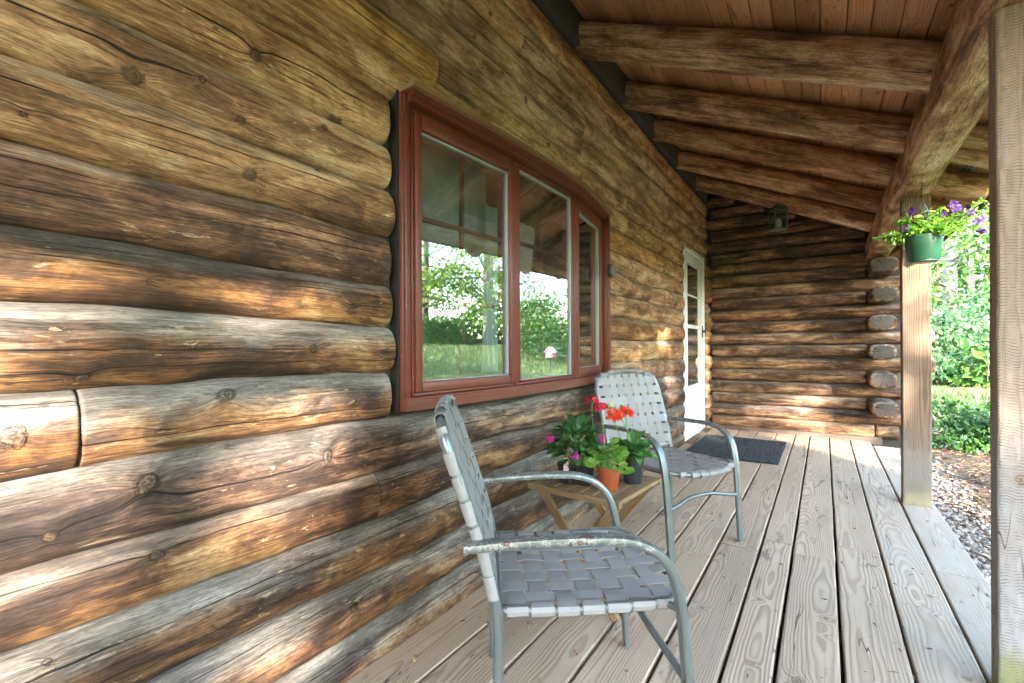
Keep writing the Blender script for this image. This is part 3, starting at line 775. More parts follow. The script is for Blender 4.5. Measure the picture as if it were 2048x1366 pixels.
for i, y in enumerate((.30, 1.06, 1.81, 2.56, 3.31, 3.98, 4.75, 5.52, 6.32)):
    r = np.random.default_rng(60 + i); rad_ = (.096 if i < 4 else .089 if i < 6 else .084) + r.uniform(-.004, .004)
    xe = 2.06 + r.uniform(-.03, .03)
    if y == 3.98: xe = 2.10
    off = rad_ + .006
    A = np.array([-.04, y, zc_(-.04)]) + np.array([-RS, 0, -1]) / math.hypot(RS, 1) * off
    B = np.array([xe, y + r.uniform(-.015, .015), zc_(xe)]) + np.array([-RS, 0, -1]) / math.hypot(RS, 1) * off
    mb = MB()
    log(mb, A, B, rad_, rad_ * .97, (0, -1, 0), 33.1 + i * .37, rand_knots(r, 2.4, 7, -1.6, 1.2, .006, .013), step=.014, nseg=44, tone=.08 + .12 * ((i * 3) % 4), grey=.5 if y > 3 else .6, flatback=False, endr=.03, ex=.95, cracks=(r.uniform(-.9, -.1), r.uniform(.1, .8)))
    mb.build('rafter', M['rafter'], cabin)
mb = MB(); r = np.random.default_rng(5)
log(mb, (1.688, -2.7, 2.125), (1.688, 6.16, 1.990), .102, .100, (-1, 0, 0), 71.7, rand_knots(r, 8.8, 14, -2.2, 2.2, .006, .014), step=.018, nseg=52, tone=.10, grey=.95, flatback=False, ex=.50, caps=(1, 1), cracks=(-.5, -2.0), wob=.8)
mb.build('beam', M['rafter'], cabin)
def up_xf(x, y, z0=0.): # plank x axis up, plank z axis towards -y (front face first)
    X = Vector((0, 0, 1)); Z = Vector((0, -1, 0)); Y = Z.cross(X)
    return Matrix.Translation((x, y, z0)) @ Matrix((X, Y, Z)).transposed().to_4x4()
algf = lambda X, Y: np.clip((.30 - X) / .30, 0, 1) + 0 * Y
wetf = lambda X, Y: np.clip((.62 - X) / .5, 0, 1) * .75 + 0 * Y
mb = MB(); timber(mb, 1.932, .140, .088, 3.3, up_xf(1.704, 3.850, .001), alg=algf, knots=([(.50, .028, .011), (.30, -.012, .006), (1.3, .02, .006)], [], [], []), wetfn=lambda X, Y: wetf(X, Y) + .22, ringk=.010)
mb.build('post', M['post'], cabin)
mb = MB(); timber(mb, 1.962, .152, .078, 8.1, up_xf(1.711, 1.916, .001), alg=algf, knots=([(.62, .03, .016), (1.42, .0, .012)], [], [], []), wetfn=lambda X, Y: np.clip((1.15 - X) / .6, 0, 1) * .75 + 0 * Y, ringk=.008)
mb.build('post', M['sawpost'], cabin)
# ---- door: white storm door
door = empty('door', (0, 0, 0), parent=cabin)
def rect_frame(mb, mk, s0, s1, z0, z1, wl, wr, wb, wt, d0, d1, bev=.004):
    """frame of four bars in (s, z) between depths d0 and d1; mk maps a box to the mesh"""
    mk(mb, (s0, s0 + wl), (z0, z1), (d0, d1), bev); mk(mb, (s1 - wr, s1), (z0, z1), (d0, d1), bev)
    mk(mb, (s0 + wl, s1 - wr), (z0, z0 + wb), (d0 + .001, d1 - .0012), bev); mk(mb, (s0 + wl, s1 - wr), (z1 - wt, z1), (d0 + .001, d1 - .0012), bev)
def mk_y(mb, s, z, d, bev): mb.box((d[0], s[0], z[0]), (d[1], s[1], z[1]), bev=bev)
dy0, dy1 = DO0 + .002, DO1 - .004
mb = MB(); rect_frame(mb, mk_y, dy0, dy1, .012, 2.062, .045, .05, .02, .055, -.03, .030); mb.build('door_frame', M['white'], door, auto=30)
mb = MB(); a, b = dy0 + .048, dy1 - .053
rect_frame(mb, mk_y, a, b, .035, 2.004, .105, .12, .53, .11, -.012, .018)
leaf = mb.build('door_leaf', M['white'], door, auto=30)
g0, g1 = a + .105, b - .12
mb = MB(); mk_y(mb, (g0, g1), (1.195, 1.235), (-.004, .0165), .004); mb.build('rail', M['white'], door, auto=30)
mb = MB(); mk_y(mb, (g0, g1), (1.548, 1.566), (-.006, .010), .003); mb.build('muntin', M['white'], door, auto=30)
mb = MB(); mk_y(mb, (g0, g1), (.745, .765), (-.040, -.030), .003); mb.build('muntin', M['white'], door, auto=30)
for z0, z1 in ((.562, 1.196), (1.234, 1.897)):
    mb = MB(); mb.box((.000, g0 - .004, z0), (.003, g1 + .004, z1)); mb.build('pane', M['glass'], door, smooth=False)
mb = MB(); rect_frame(mb, mk_y, g0 - .012, g1 + .012, .553, 1.906, .012, .012, .012, .012, .0175, .022, .001); mb.build('glass_stop', M['white'], door, auto=30)
mb = MB(); mb.box((.018, b - .05, 1.10), (.026, b - .018, 1.24), bev=.003); mb.box((.026, b - .042, 1.16), (.055, b - .026, 1.185), bev=.004); mb.box((.046, b - .110, 1.16), (.058, b - .026, 1.184), bev=.005)
mb.build('handle', M['blackmetal'], door, auto=30)
mb = MB().box((-.12, dy0 - .02, -.02), (.10, dy1 + .02, .011), bev=.004)
mb.build('threshold', M['kick'], door)
mb = MB().box((-.10, dy0 + .06, .02), (-.07, dy1 - .06, 2.0)); mb.build('inner_door', simple('inner door wood', (.13, .075, .04), .5, var=.4, scale=9), door, smooth=False)
mb = MB(); mk_y(mb, (DO0 - .022, DO0 + .001), (.0, 2.10), (-.028, .012), .003); mk_y(mb, (DO0 - .022, DO1 + .004), (2.064, 2.10), (-.027, .0125), .003); mb.build('jamb_strip', M['darkred'], door)

# ---- bow window: three sashes on a shallow bow
win = empty('window', (0, 0, 0), parent=cabin)
BP = np.array([[.035, 1.143], [.078, 1.735], [.085, 2.325], [.004, 2.880]])
WZ0, WZ1 = .828, 1.836
def seg_xf(i):
    p, q = BP[i], BP[i + 1]; T = nrm(q - p); N_ = np.array([T[1], -T[0]])
    L = np.linalg.norm(q - p); return p, T, N_, L
def mk_seg(i):
    p, T, N_, L = seg_xf(i)
    R = Matrix(((T[0], N_[0], 0, p[0]), (T[1], N_[1], 0, p[1]), (0, 0, 1, 0), (0, 0, 0, 1)))
    # local x along the bow, local y outward; keep it right handed by mirroring y in the box
    def f(mb, s, z, d, bev):
        Rm = Matrix(((T[0], -N_[0], 0, p[0]), (T[1], -N_[1], 0, p[1]), (0, 0, 1, 0), (0, 0, 0, 1)))
        mb.box((s[0], -d[1], z[0]), (s[1], -d[0], z[1]), Rm, bev=bev)
    return f, L
def bow_band(mb, z0, z1, d0, d1, e0=0., e1=0.):
    """a strip that follows the bow from depth d0 to d1 (outward), overhanging the ends by e0, e1"""
    P = BP.copy(); P[0] = P[0] - nrm(P[1] - P[0]) * e0; P[-1] = P[-1] + nrm(P[-1] - P[-2]) * e1
    pts = smooth_path(P, 9); T = nrm(np.gradient(pts, axis=0)); Nn = np.stack([T[:, 1], -T[:, 0]], 1)
    a = pts + Nn * d0; b = pts + Nn * d1; k = len(pts)
    V = np.vstack([np.c_[a, np.full(k, z0)], np.c_[b, np.full(k, z0)], np.c_[b, np.full(k, z1)], np.c_[a, np.full(k, z1)]])
    j = np.arange(k - 1); F = []
    for m in range(4):
        m2 = (m + 1) % 4; F.append(np.stack([m * k + j, m * k + j + 1, m2 * k + j + 1, m2 * k + j], 1)[:, ::-1])
    F.append(np.array([[0, k, 2 * k, 3 * k], [4 * k - 1, 3 * k - 1, 2 * k - 1, k - 1]]))
    mb.add(V, F)
for i in range(3):
    f, L = mk_seg(i)
    op = (i != 1)
    # fixed frame round each unit
    mb = MB(); rect_frame(mb, f, .001, L - .001, WZ0, WZ1, .012, .012, .012, .014, -.06, .004); mb.build('frame', M['red'], win, auto=30)
    st = .030 if op else .028; bt = .036 if op else .008; tp = .052 if op else .012
    z0, z1 = WZ0 + .0135, WZ1 - .0155
    mb = MB(); rect_frame(mb, f, .0135, L - .0135, z0, z1, st, st, bt, tp, -.045, .013 if op else .002, .005)
    mb.build('sash', M['red'], win, auto=30)
    s0, s1, y0, y1 = .0135 + st, L - .0135 - st, z0 + bt, z1 - tp
    mb = MB(); rect_frame(mb, f, s0, s1, y0, y1, .003, .007, .003, .007, -.020, -.004, .001); mb.build('glazing_bead', M['bead'], win)
    mb = MB(); f(mb, (s0 + .002, s1 - .002), (y0 + .002, y1 - .002), (-.017, -.014), 0); mb.build('pane', M['glass'], win, smooth=False)
    mb = MB(); rect_frame(mb, f, s0 - .002, s1 + .002, y0 - .002, y1 + .002, .018, .018, .018, .020, -.052, -.028, .002)
    sm = (s0 + s1) / 2; hz = (y1 - y0) / 3
    f(mb, (sm - .009, sm + .009), (y0 + .01, y1 - .01), (-.049, -.033), .002)
    for q in (1, 2): f(mb, (s0 + .01, s1 - .01), (y0 + hz * q - .009, y0 + hz * q + .009), (-.0482, -.0338), .002)
    mb.build('muntin_grid', M['red'], win, auto=30)
for i in (1, 2):   # mullions cover the joints of the units
    mb = MB(); mb.box((BP[i][0] - .05, BP[i][1] - .011, WZ0 + .001), (BP[i][0] + .006, BP[i][1] + .011, WZ1 - .001), bev=.003); mb.build('mullion', M['red'], win, auto=30)
mb = MB(); bow_band(mb, .783, .8275, -.09, .022, .04, .03); mb.build('sill', M['red'], win, smooth=False)
mb = MB(); bow_band(mb, .806, .820, .0221, .030, .04, .03); mb.build('sill_nosing', M['red'], win, smooth=False)
mb = MB(); bow_band(mb, 1.8365, 1.872, -.09, .034, .02, .02); mb.build('head_casing', M['red'], win, smooth=False)
mb = MB(); bow_band(mb, 1.852, 1.8724, .0342, .046, .02, .02); mb.build('head_moulding', M['red'], win, smooth=False)
mb = MB(); bow_band(mb, 1.8727, 1.888, -.12, .066, .035, .035); mb.build('head_board', M['trim'], win, smooth=False)
for (ya, yb, xb) in ((1.1015, 1.1425, .038), (2.890, 2.952, .040)):
    mb = MB().box((-.06, ya, .784), (xb, yb, 1.871), bev=.004); 
    mb.box((xb - .001, ya + .008, .79), (xb + .008, yb - .014, 1.868), bev=.003); mb.build('side_casing', M['red'], win, auto=30)
mb = MB(); mb.box((-.06, 1.0935, .78), (.026, 1.1012, 1.875)); mb.build('gap_strip', M['black_gap'], win, smooth=False)  # near-black strip painted in as the shaded gap beside the casing
th_ = tag(empty('round_thermometer', (.054, 2.915, 1.50)), 'small round dial thermometer fixed to the far side casing of the red window', 'thermometer')
mb = MB(); lathe(mb, [(0, .026), (.040, .026), (.046, .022), (.048, .010), (.046, .004), (0, .004)], 28); mb.xf(Matrix.Rotation(PI / 2, 4, 'Y')); mb.build('case', simple('grey thermometer case', (.075, .065, .06), .4), th_, auto=40)
mb = MB(); lathe(mb, [(0, .0275), (.039, .0272)], 28); mb.xf(Matrix.Rotation(PI / 2, 4, 'Y')); mb.build('dial', simple('pale dial', (.12, .11, .105), .4), th_)
mb = MB().box((-.008, -.012, -.010), (.006, .012, .010), bev=.002); mb.build('bracket', M['blackmetal'], th_)

# curtains hang inside the room
def curtain(y0, y1, z0, z1, x, amp, fr, mat, label, gather=0., scal=0.):
    ny, nz = int((y1 - y0) / .006), 30
    y = np.linspace(y0, y1, ny); z = np.linspace(0, 1, nz)
    Y, Zp = np.meshgrid(y, z, indexing='ij'); zb = z0 + scal * np.abs(np.sin((Y - y0) / (y1 - y0) * PI * 3))
    Zz = zb + (z1 - zb) * Zp
    X = x + amp * np.sin(Y * fr + 1.5 * vn(Y * 6, Zp, 1, 3)) * (.5 + .5 * (1 - Zp)) + .004 * vn(Y * 20, Zp * 4, 2, 4)
    Yg = Y + gather * ((y0 + .05) - Y) * np.exp(-((Zp - .35) / .3) ** 2)
    mb = MB(); mb.add(np.stack([X, Yg, Zz], -1).reshape(-1, 3), [gridf(ny, nz)])
    o = mb.build('curtain', mat, None); tag(o, label, 'curtain'); return o
cm = simple('sheer grey green curtain', (.30, .38, .36), .9, var=.3, scale=30); cw = simple('sheer white curtain', (.50, .54, .52), .9, var=.2)
curtain(1.10, 1.265, .80, 1.44, -.16, .012, 95, cm, 'grey green side curtain behind the left edge of the big window pane')
curtain(1.08, 1.80, 1.385, 1.86, -.13, .010, 75, cm, 'grey green valance curtain across the top of the widest window sash', scal=.0)
curtain(1.78, 1.98, .80, 1.70, -.15, .016, 70, cw, 'sheer white curtain at the left side of the middle sash', gather=.5)
curtain(2.07, 2.30, 1.25, 1.68, -.15, .016, 70, cw, 'short sheer white curtain at the right side of the middle sash', gather=.3)

# ================================================================= DECK
deck = tag(empty('porch_floor'), None, None, kind='structure')
BX = [.012, .21, .397, .585, .777, .957, 1.092, 1.268, 1.447, 1.624, 1.802]
XT = lambda xm, y0: Matrix.Translation((xm, y0, 0)) @ Matrix.Rotation(PI / 2, 4, 'Z')
JY = [(2.9, ), (1.9, 4.2), (3.05,), (2.35, 4.6), (2.55, 4.4), (2.72, ), (2.62, 5.2), (2.83, ), (2.34, 4.9), (2.75, )]
for i in range(len(BX) - 1):
    a, b = BX[i], BX[i + 1]; cuts = [-2.6] + list(JY[i]) + [5.86 if i == 9 else 6.12]
    for j in range(len(cuts) - 1):
        y0, y1 = cuts[j] + .0015, cuts[j + 1] - .0015; L = y1 - y0; sd_ = 5.5 + i * 1.313 + j * .71
        r = np.random.default_rng(int(sd_ * 100)); w = b - a - r.uniform(.007, .011); 
        if i in (6, 5): w -= .002
        kn = [(r.uniform(.05, L - .05), r.uniform(-.06, .06), r.uniform(.006, .013)) for _ in range(int(L * 1.6))]
        if i == 6 and j == 0: kn = [(2.6 + 1.62, .03, .018), (2.6 + 2.05, -.045, .012), (2.6 + 1.58, .00, .012)] + kn[:3]
        nl = []
        for jy in np.arange(-2.45, 6.2, .405):
            for s_ in (-.055, .0, .055):
                if y0 + .02 < jy < y1 - .02 and r.random() < .8: nl.append((jy - y0 + r.uniform(-.012, .012), s_ + r.uniform(-.012, .012)))
        for e_ in (.022, L - .022):
            for s_ in (-.055, .0, .055): nl.append((e_ + r.uniform(-.008, .008), s_ + r.uniform(-.01, .01)))
        mb = MB(); wet = {9: .62, 8: .55, 7: .28, 0: .15, 1: .12}.get(i, -.02) + r.uniform(-.08, .08)
        plank(mb, L, w, .036, sd_, ru=.012, rv=.0085, knots=kn, arch=r.uniform(.6, 1.5), ringk=r.uniform(.0065, .0105), wet=wet, nails=nl, xf=XT((a + b) / 2, y0) @ Matrix.Translation((0, 0, r.uniform(-.002, .001))), edge=.005)
        mb.build('floor_board', M['deck'], deck)
mb = MB().box((1.765, -2.6, -.24), (1.795, 5.85, -.04), bev=.003); mb.build('rim_joist', M['kick'], deck)
for jy in np.arange(-2.45, 6.2, .405):
    mb = MB().box((.0, jy - .02, -.19), (1.764, jy + .02, -.038)); mb.build('joist', M['dark'], deck, smooth=False)

# door mat
def mat_mat():
    n = NT('ribbed door mat'); p = n.sep(n.obj())
    v = n.voro(n.vec(n.mul(p[0], 46.), n.mul(p[1], 16.), 0.), 1, 'F1'); ns = n.noise(n.obj(), 260, 3, .7)
    c = n.mix(n.step(v, .2, .7), (.060, .062, .066), (.022, .022, .024)); c = n.mix(n.mul(ns, .5), c, (.10, .10, .10))
    return n.done(n.bsdf(c, .92, n.bump(n.sub(ns, n.mul(v, 1.5)), .9, .006), Specular_IOR_Level=.15))
mb = MB(); nx, ny = 60, 80
X, Y = np.meshgrid(np.linspace(.125, .905, nx), np.linspace(4.45, 5.545, ny), indexing='ij')
e = np.minimum.reduce([X - .125, .905 - X, Y - 4.45, 5.545 - Y]); Z = .004 + .009 * np.clip(e / .012, 0, 1) ** .5 + .0015 * vn(X * 7, Y * 7, 2, 3)
mb.add(np.stack([X, Y, Z], -1).reshape(-1, 3), [gridf(nx, ny)[:, ::-1]])
tag(mb.build('door_mat', mat_mat()), 'dark charcoal ribbed mat lying on the boards before the white door', 'door mat')
# ================================================================= CHAIRS
def chair():
    root = empty('patio_chair')
    def bx(z):   # lean of the back
        return float(np.interp(z, [0, .36, .42, .52, .66, .78, .86], [0, .0, -.004, -.026, -.072, -.112, -.138]))
    R_ = .0125
    hw = .232
    side = [(bx(z), z) for z in (0, .2, .36, .42, .50, .58, .66, .74)]
    P = [(x, -hw, z) for x, z in side] + [(bx(.80), -hw + .012, .80), (bx(.838), -hw + .062, .832), (bx(.848), -.10, .846), (bx(.852), 0, .850), (bx(.848), .10, .846), (bx(.838), hw - .062, .832), (bx(.80), hw - .012, .80)] + [(x, hw, z) for x, z in side[::-1]]
    mb = MB(); tube(mb, smooth_path(P, 5), R_, 14)
    bl = [(bx(.425) - .004, -hw, .425), (bx(.425) - .008, 0, .420), (bx(.425) - .004, hw, .425)]
    tube(mb, smooth_path(bl, 5), .0115, 10)
    bf = mb.build('back_frame', M['frame'], root, auto=50)
    # seat loop
    sy = .212
    P = [(-.002, sy, .398), (.16, sy, .392), (.36, sy, .398), (.415, sy - .012, .398), (.452, sy - .075, .392), (.468, .05, .386), (.468, -.05, .386), (.452, -sy + .075, .392), (.415, -sy + .012, .398), (.36, -sy, .398), (.16, -sy, .392), (-.002, -sy, .398)]
    mb = MB(); SP = smooth_path(P, 5); tube(mb, SP, .012, 12)
    tube(mb, smooth_path([(.004, -hw, .396), (.004, 0, .392), (.004, hw, .396)], 4), .0115, 10)
    for s in (-1, 1): tube(mb, [(.395, s * (sy - .004), .398), (.417, s * .252, .400)], .009, 8)
    sf = mb.build('seat_frame', M['frame'], root, auto=50)
    # arms run forward and down into the front legs
    sec = np.array([(-1, 0), (-.94, .34), (-.66, .56), (-.30, .50), (-.10, .30), (.10, .30), (.30, .50), (.66, .56), (.94, .34), (1, 0), (.9, -.42), (.5, -.56), (-.5, -.56), (-.9, -.42)]) * .0185
    for s in (-1, 1):
        P = [(-.072, s * .252, .560), (.02, s * .255, .568), (.12, s * .258, .572), (.22, s * .260, .573), (.295, s * .260, .566), (.35, s * .259, .542), (.388, s * .257, .500), (.408, s * .255, .44), (.420, s * .253, .36), (.433, s * .250, .20), (.447, s * .247, .004)]
        mb = MB(); tube(mb, smooth_path(P, 6), 1.0, ref=(0, s, 0), sect=sec if s > 0 else sec * np.array([1, 1]))
        mb.box((-.076, s * .252 - .0195, .548), (-.066, s * .252 + .0195, .571), bev=.004)
        mb.build('arm', M['frame'], root, auto=45)
    mb = MB(); tube(mb, smooth_path([(.430, -.248, .235), (.420, -.17, .246), (.405, -.07, .262), (.405, .07, .262), (.420, .17, .246), (.430, .248, .235)], 6), .0095, 10)
    mb.build('stretcher', M['frame'], root, auto=50)
    mb = MB()
    for s in (-1, 1):
        for zz in (.563,): tube(mb, [(bx(zz) + .0, s * .222, zz), (bx(zz), s * .262, zz)], .005, 8)
    mb.build('bolt', M['blackmetal'], root)
    # woven straps
    rs = np.random.default_rng(3)
    def strap(path, width, wd, parent, name, wide=.2):
        mb = MB(); h = width / 2
        sect = np.array([(-h, 0), (-h * .97, .0008), (0, .0010), (h * .97, .0008), (h, 0), (h * .97, -.0008), (-h * .97, -.0008)])
        pth = np.array(path); k_ = np.arange(len(pth)); k_ = np.minimum(k_, len(pth) - 1 - k_); tube(mb, pth, 1.0 + wide * np.clip((8 - k_) / 4., 0, 1), ref=wd, sect=sect); return mb.build(name, M['strap'], parent, auto=40)
    sq = lambda c: math.tanh(2.2 * c) / math.tanh(2.2)
    ny, nx = 7, 7
    ys = np.linspace(-.168, .168, ny); xs = np.linspace(.045, .398, nx)
    def seatz(x, y): return .4045 - .014 * (1 - (y / .2) ** 2) * math.sin(max(0, min(1, (x + .02) / .45)) * PI) ** .5
    for i, y in enumerate(ys):       # front to back
        qf = SP[(SP[:, 0] > .40)]; qi = int(np.argmin(np.abs(qf[:, 1] - y))); xf = float(qf[qi, 0]); zf = float(qf[qi, 2])
        pts = []
        for a in (-100, -60, -20, 10): pts.append((.004 - .0135 * math.cos(math.radians(a)), y, .394 + .0135 * math.sin(math.radians(a)) + .002))
        for x in np.linspace(.02, xf - .012, 43):
            j = (x - xs[0]) / (xs[1] - xs[0]); w_ = sq(math.cos(PI * j)) * (1 if i % 2 else -1)
            pts.append((x, y, seatz(x, y) + .0013 * w_))
        for a in (70, 40, 10, -20, -50, -80, -110): pts.append((xf + .0140 * math.cos(math.radians(a)), y, zf + .0140 * math.sin(math.radians(a))))
        strap(pts, .0415 + rs.uniform(-.004, .002), (0, 1, 0), sf, 'seat_strap')
    for j, x in enumerate(xs):       # side to side
        pts = []
        half = SP[:len(SP) // 2 + 1]; se = float(np.interp(x, half[:25, 0], half[:25, 1])); zc0 = float(np.interp(x, half[:25, 0], half[:25, 2]))
        for a in (-110, -70, -30, 10, 50): pts.append((x, -se - .0138 * math.cos(math.radians(a)), zc0 + .0138 * math.sin(math.radians(a))))
        for y in np.linspace(-se + .006, se - .006, 43):
            i = (y - ys[0]) / (ys[1] - ys[0]); w_ = sq(math.cos(PI * i)) * (-1 if j % 2 else 1)
            pts.append((x, y, seatz(x, y) + .0013 * w_))
        for a in (130, 170, 210, 250, 290): pts.append((x, se - .0138 * math.cos(math.radians(a)), zc0 + .0138 * math.sin(math.radians(a))))
        strap(pts, .0450 + rs.uniform(-.004, .002), (1, 0, 0), sf, 'seat_strap')
    zs = np.linspace(.462, .798, 7); yb = np.linspace(-.168, .168, 7)
    dirb = lambda z: nrm(np.array([bx(z + .01) - bx(z - .01), 0, .02]))
    def bk(y, z): return bx(z) + .010 - .012 * (1 - (y / .22) ** 2)
    for j, z in enumerate(zs):
        wd = dirb(z); nn = np.array([wd[2], 0, -wd[0]]); pts = []
        hh = hw - (.016 if z > .78 else .001)
        for a in (-120, -80, -40, 0, 40): pts.append(np.array([bx(z), -hh, z]) + .0145 * (nn * math.sin(math.radians(a)) + np.array([0, -1, 0]) * math.cos(math.radians(a))))
        for y in np.linspace(-hh + .008, hh - .008, 41):
            i = (y - yb[0]) / (yb[1] - yb[0]); w_ = sq(math.cos(PI * i)) * (-1 if j % 2 else 1)
            pts.append(np.array([bk(y, z) + .0013 * w_, y, z]))
        for a in (40, 0, -40, -80, -120): pts.append(np.array([bx(z), hh, z]) + .0145 * (nn * math.sin(math.radians(a)) + np.array([0, 1, 0]) * math.cos(math.radians(a))))
        strap(pts, .0445 + rs.uniform(-.004, .002), wd, bf, 'back_strap')
    for i, y in enumerate(yb):
        pts = []; ztop = float(np.interp(abs(y), [0, .1, .17], [.850, .846, .833]))
        for a in (-100, -60, -20, 20): pts.append((bx(.425) - .006 + .0135 * math.cos(math.radians(a + 0)) , y, .4225 - .0135 * math.cos(math.radians(a)) * 0 + .0135 * math.sin(math.radians(a))))
        for z in np.linspace(.436, ztop - .012, 45):
            j = (z - zs[0]) / (zs[1] - zs[0]); w_ = sq(math.cos(PI * j)) * (1 if i % 2 else -1)
            pts.append((bk(y, z) + .0013 * w_, y, z))
        for a in (20, 60, 100, 140, 180, 220, 250): pts.append((bx(ztop) + .0145 * math.cos(math.radians(a)), y, ztop + .0145 * math.sin(math.radians(a))))
        strap(pts, .0445 + rs.uniform(-.005, .004), (0, 1, 0), bf, 'back_strap')
    return root
ch1 = chair(); GCH = 'strap patio chairs on the porch'
ch1.location = (.470, 1.032, 0); ch1.rotation_euler = (0, 0, math.atan2(.61, .79))
tag(ch1, 'nearer grey strap chair with worn armrest, beside the wall below the red window', 'patio chair', GCH)
ch2 = copy_tree(ch1); ch2.location = (.356, 2.612, 0); ch2.rotation_euler = (0, 0, math.atan2(-.465, .885))
tag(ch2, 'farther grey strap chair, standing between the small table and the door mat', 'patio chair', GCH)

# ================================================================= FOLDING TABLE
TZ = .45
tb = tag(empty('folding_table', (.4425, 1.777, 0), math.radians(-5)), 'small slatted wooden folding table with crossed legs holding the potted flowers', 'table')
ns = 7; tw = .40
for i in range(ns):
    w = tw / ns; mb = MB()
    plank(mb, .352, w - .006, .014, 90 + i * 1.7, ru=.012, rv=.007, ringk=.004, xf=Matrix.Translation((-tw / 2 + w * (i + .5), -.176, TZ)) @ Matrix.Rotation(PI / 2, 4, 'Z'), edge=.003)
    mb.build('slat', M['table'], tb)
for s in (-1, 1):
    mb = MB(); plank(mb, tw, .024, .022, 99 + s, ru=.012, rv=.006, ringk=.004, xf=Matrix.Translation((-tw / 2, s * .188, TZ + .001)), edge=.003); mb.build('rail', M['table'], tb)
def bar(p, q, w, th, seed, ref):
    p = Vector(p); q = Vector(q); X = (q - p).normalized(); Z = Vector(ref); Z = (Z - X * Z.dot(X)).normalized(); Y = Z.cross(X)
    mb = MB(); timber(mb, (q - p).length, w, th, seed, Matrix.Translation(p) @ Matrix((X, Y, Z)).transposed().to_4x4(), ringk=.004, ru=.02, edge=.003, rv=.006); return mb
for s in (-1, 1):
    bar((-.175, s * .150, TZ - .016), (.165, s * .150, .004), .034, .016, 111 + s, (0, 1, 0)).build('leg', M['table'], tb)
    bar((.175, s * .132, TZ - .016), (-.165, s * .132, .004), .034, .016, 113 + s, (0, 1, 0)).build('leg', M['table'], tb)
for x, z in ((.06, .14), (-.06, .14)):
    bar((x, -.124, z), (x, .124, z), .028, .014, 117 + x, (0, 0, 1)).build('brace', M['table'], tb)

# ================================================================= LEAVES AND FLOWERS
def leaf_ovate(n=5, tip=1.0, wid=.62, droop=.25, fold=.12):
    u = np.linspace(0, 1, n); w = wid / 2 * np.sin(PI * np.clip(u, 0, 1) ** .80) ** .8; w[0] = .02; w[-1] = .01
    V = []; E = []
    for i in range(n):
        for s in (-1, 0, 1): V.append((u[i], s * w[i], -droop * u[i] ** 2 + fold * abs(s) * w[i] * 2)); E.append(abs(s))
    return np.array(V), gridf(n, 3), np.array(E, float)
def leaf_round(n=22, sc=7, amp=.07, cup=.18):
    th = np.linspace(-PI + .28, PI - .28, n); R = .5 * (1 + amp * np.cos(th * sc)) * (1 - .06 * np.cos(th))
    V = [(0, 0, 0)]; E = [0.]
    for k in (.55, 1.):
        for j in range(n): V.append((R[j] * k * math.cos(th[j]) + .0, R[j] * k * math.sin(th[j]), cup * (R[j] * k) ** 2 * 2 + (.02 * math.cos(th[j] * sc) * k))); E.append(.15 if k < 1 else 1.)
    j = np.arange(n - 1)
    F = [np.stack([np.zeros(n - 1, int), 1 + j, 2 + j], 1), np.stack([1 + j, 1 + n + j, 2 + n + j, 2 + j], 1)]
    V = np.array(V); V[:, 0] += .18
    return V, F, np.array(E)
DIA = (np.array([[0, 0, 0], [.45, -.28, .05], [1, 0, -.12], [.45, .28, .05]]), np.array([[0, 1, 2], [0, 2, 3]]), np.array([0, 1., 1., 1.]))
def leaves(mb, pos, dirs, up, size, shape, lv, roll=.4, r=rng):
    V, F, E = shape; N = len(pos)
    T = nrm(dirs); U = nrm(up + r.normal(0, roll, (N, 3))); S = nrm(np.cross(U, T)); U = np.cross(T, S)
    size = np.broadcast_to(np.asarray(size, float), (N,))
    P = pos[:, None, :] + size[:, None, None] * (V[None, :, :1] * T[:, None] + V[None, :, 1:2] * S[:, None] + V[None, :, 2:] * U[:, None])
    k = len(V); FF = [(f[None] + (np.arange(N) * k)[:, None, None]).reshape(-1, f.shape[1]) for f in (F if isinstance(F, list) else [F])]
    mb.add(P.reshape(-1, 3), FF, dict(lv=np.repeat(np.broadcast_to(lv, (N,)), k), le=np.tile(E, N)))
def stem(mb, a, b, r=.0022, bow=.02, n=8, rr=rng):
    a = np.asarray(a, float); b = np.asarray(b, float); m = (a + b) / 2 + rr.normal(0, bow, 3); t = np.linspace(0, 1, n)[:, None]
    tube(mb, (1 - t) ** 2 * a + 2 * t * (1 - t) * m + t * t * b, np.linspace(r * 1.15, r * .8, n), 6)
def petals(mb, c, axis, n, L, w, cone, shape=None, jit=.12, r=rng, lv=None):
    axis = nrm(axis); a = np.array([0, 0, 1.]) if abs(axis[2]) < .9 else np.array([1., 0, 0]); u = nrm(np.cross(axis, a)); v = np.cross(axis, u)
    th = np.arange(n) / n * 2 * PI + r.normal(0, jit, n); rad = u[None] * np.cos(th)[:, None] + v[None] * np.sin(th)[:, None]
    D = rad * math.cos(cone) + axis * math.sin(cone)
    sh = shape or leaf_ovate(5, 1, w / L, .12, .1)
    leaves(mb, np.array(c) + rad * L * .06, D, np.broadcast_to(axis, (n, 3)), L * r.uniform(.88, 1.08, n), sh, r.random(n) if lv is None else lv, roll=.12, r=r)
def pot(mb, r0, r1, h, rim=.006, lip=.012, n=28):
    lathe(mb, [(0, 0), (r0 * .95, 0), (r0, .004), (r1 * .985, h - lip), (r1 * .985 + rim, h - lip + .001), (r1 + rim, h), (r1 - .001, h), (r1 - .004, h - .012), (0, h - .013)], n); return mb
def dome(c, R, n, r, inner=.35):
    d = nrm(r.normal(0, 1, (n, 3))); d[:, 2] = np.abs(d[:, 2]) * 1.0 - .25 * (r.random(n) < .35)
    d = nrm(d); k = r.uniform(inner, 1, n) ** .6
    return np.array(c) + d * np.array(R) * k[:, None], d

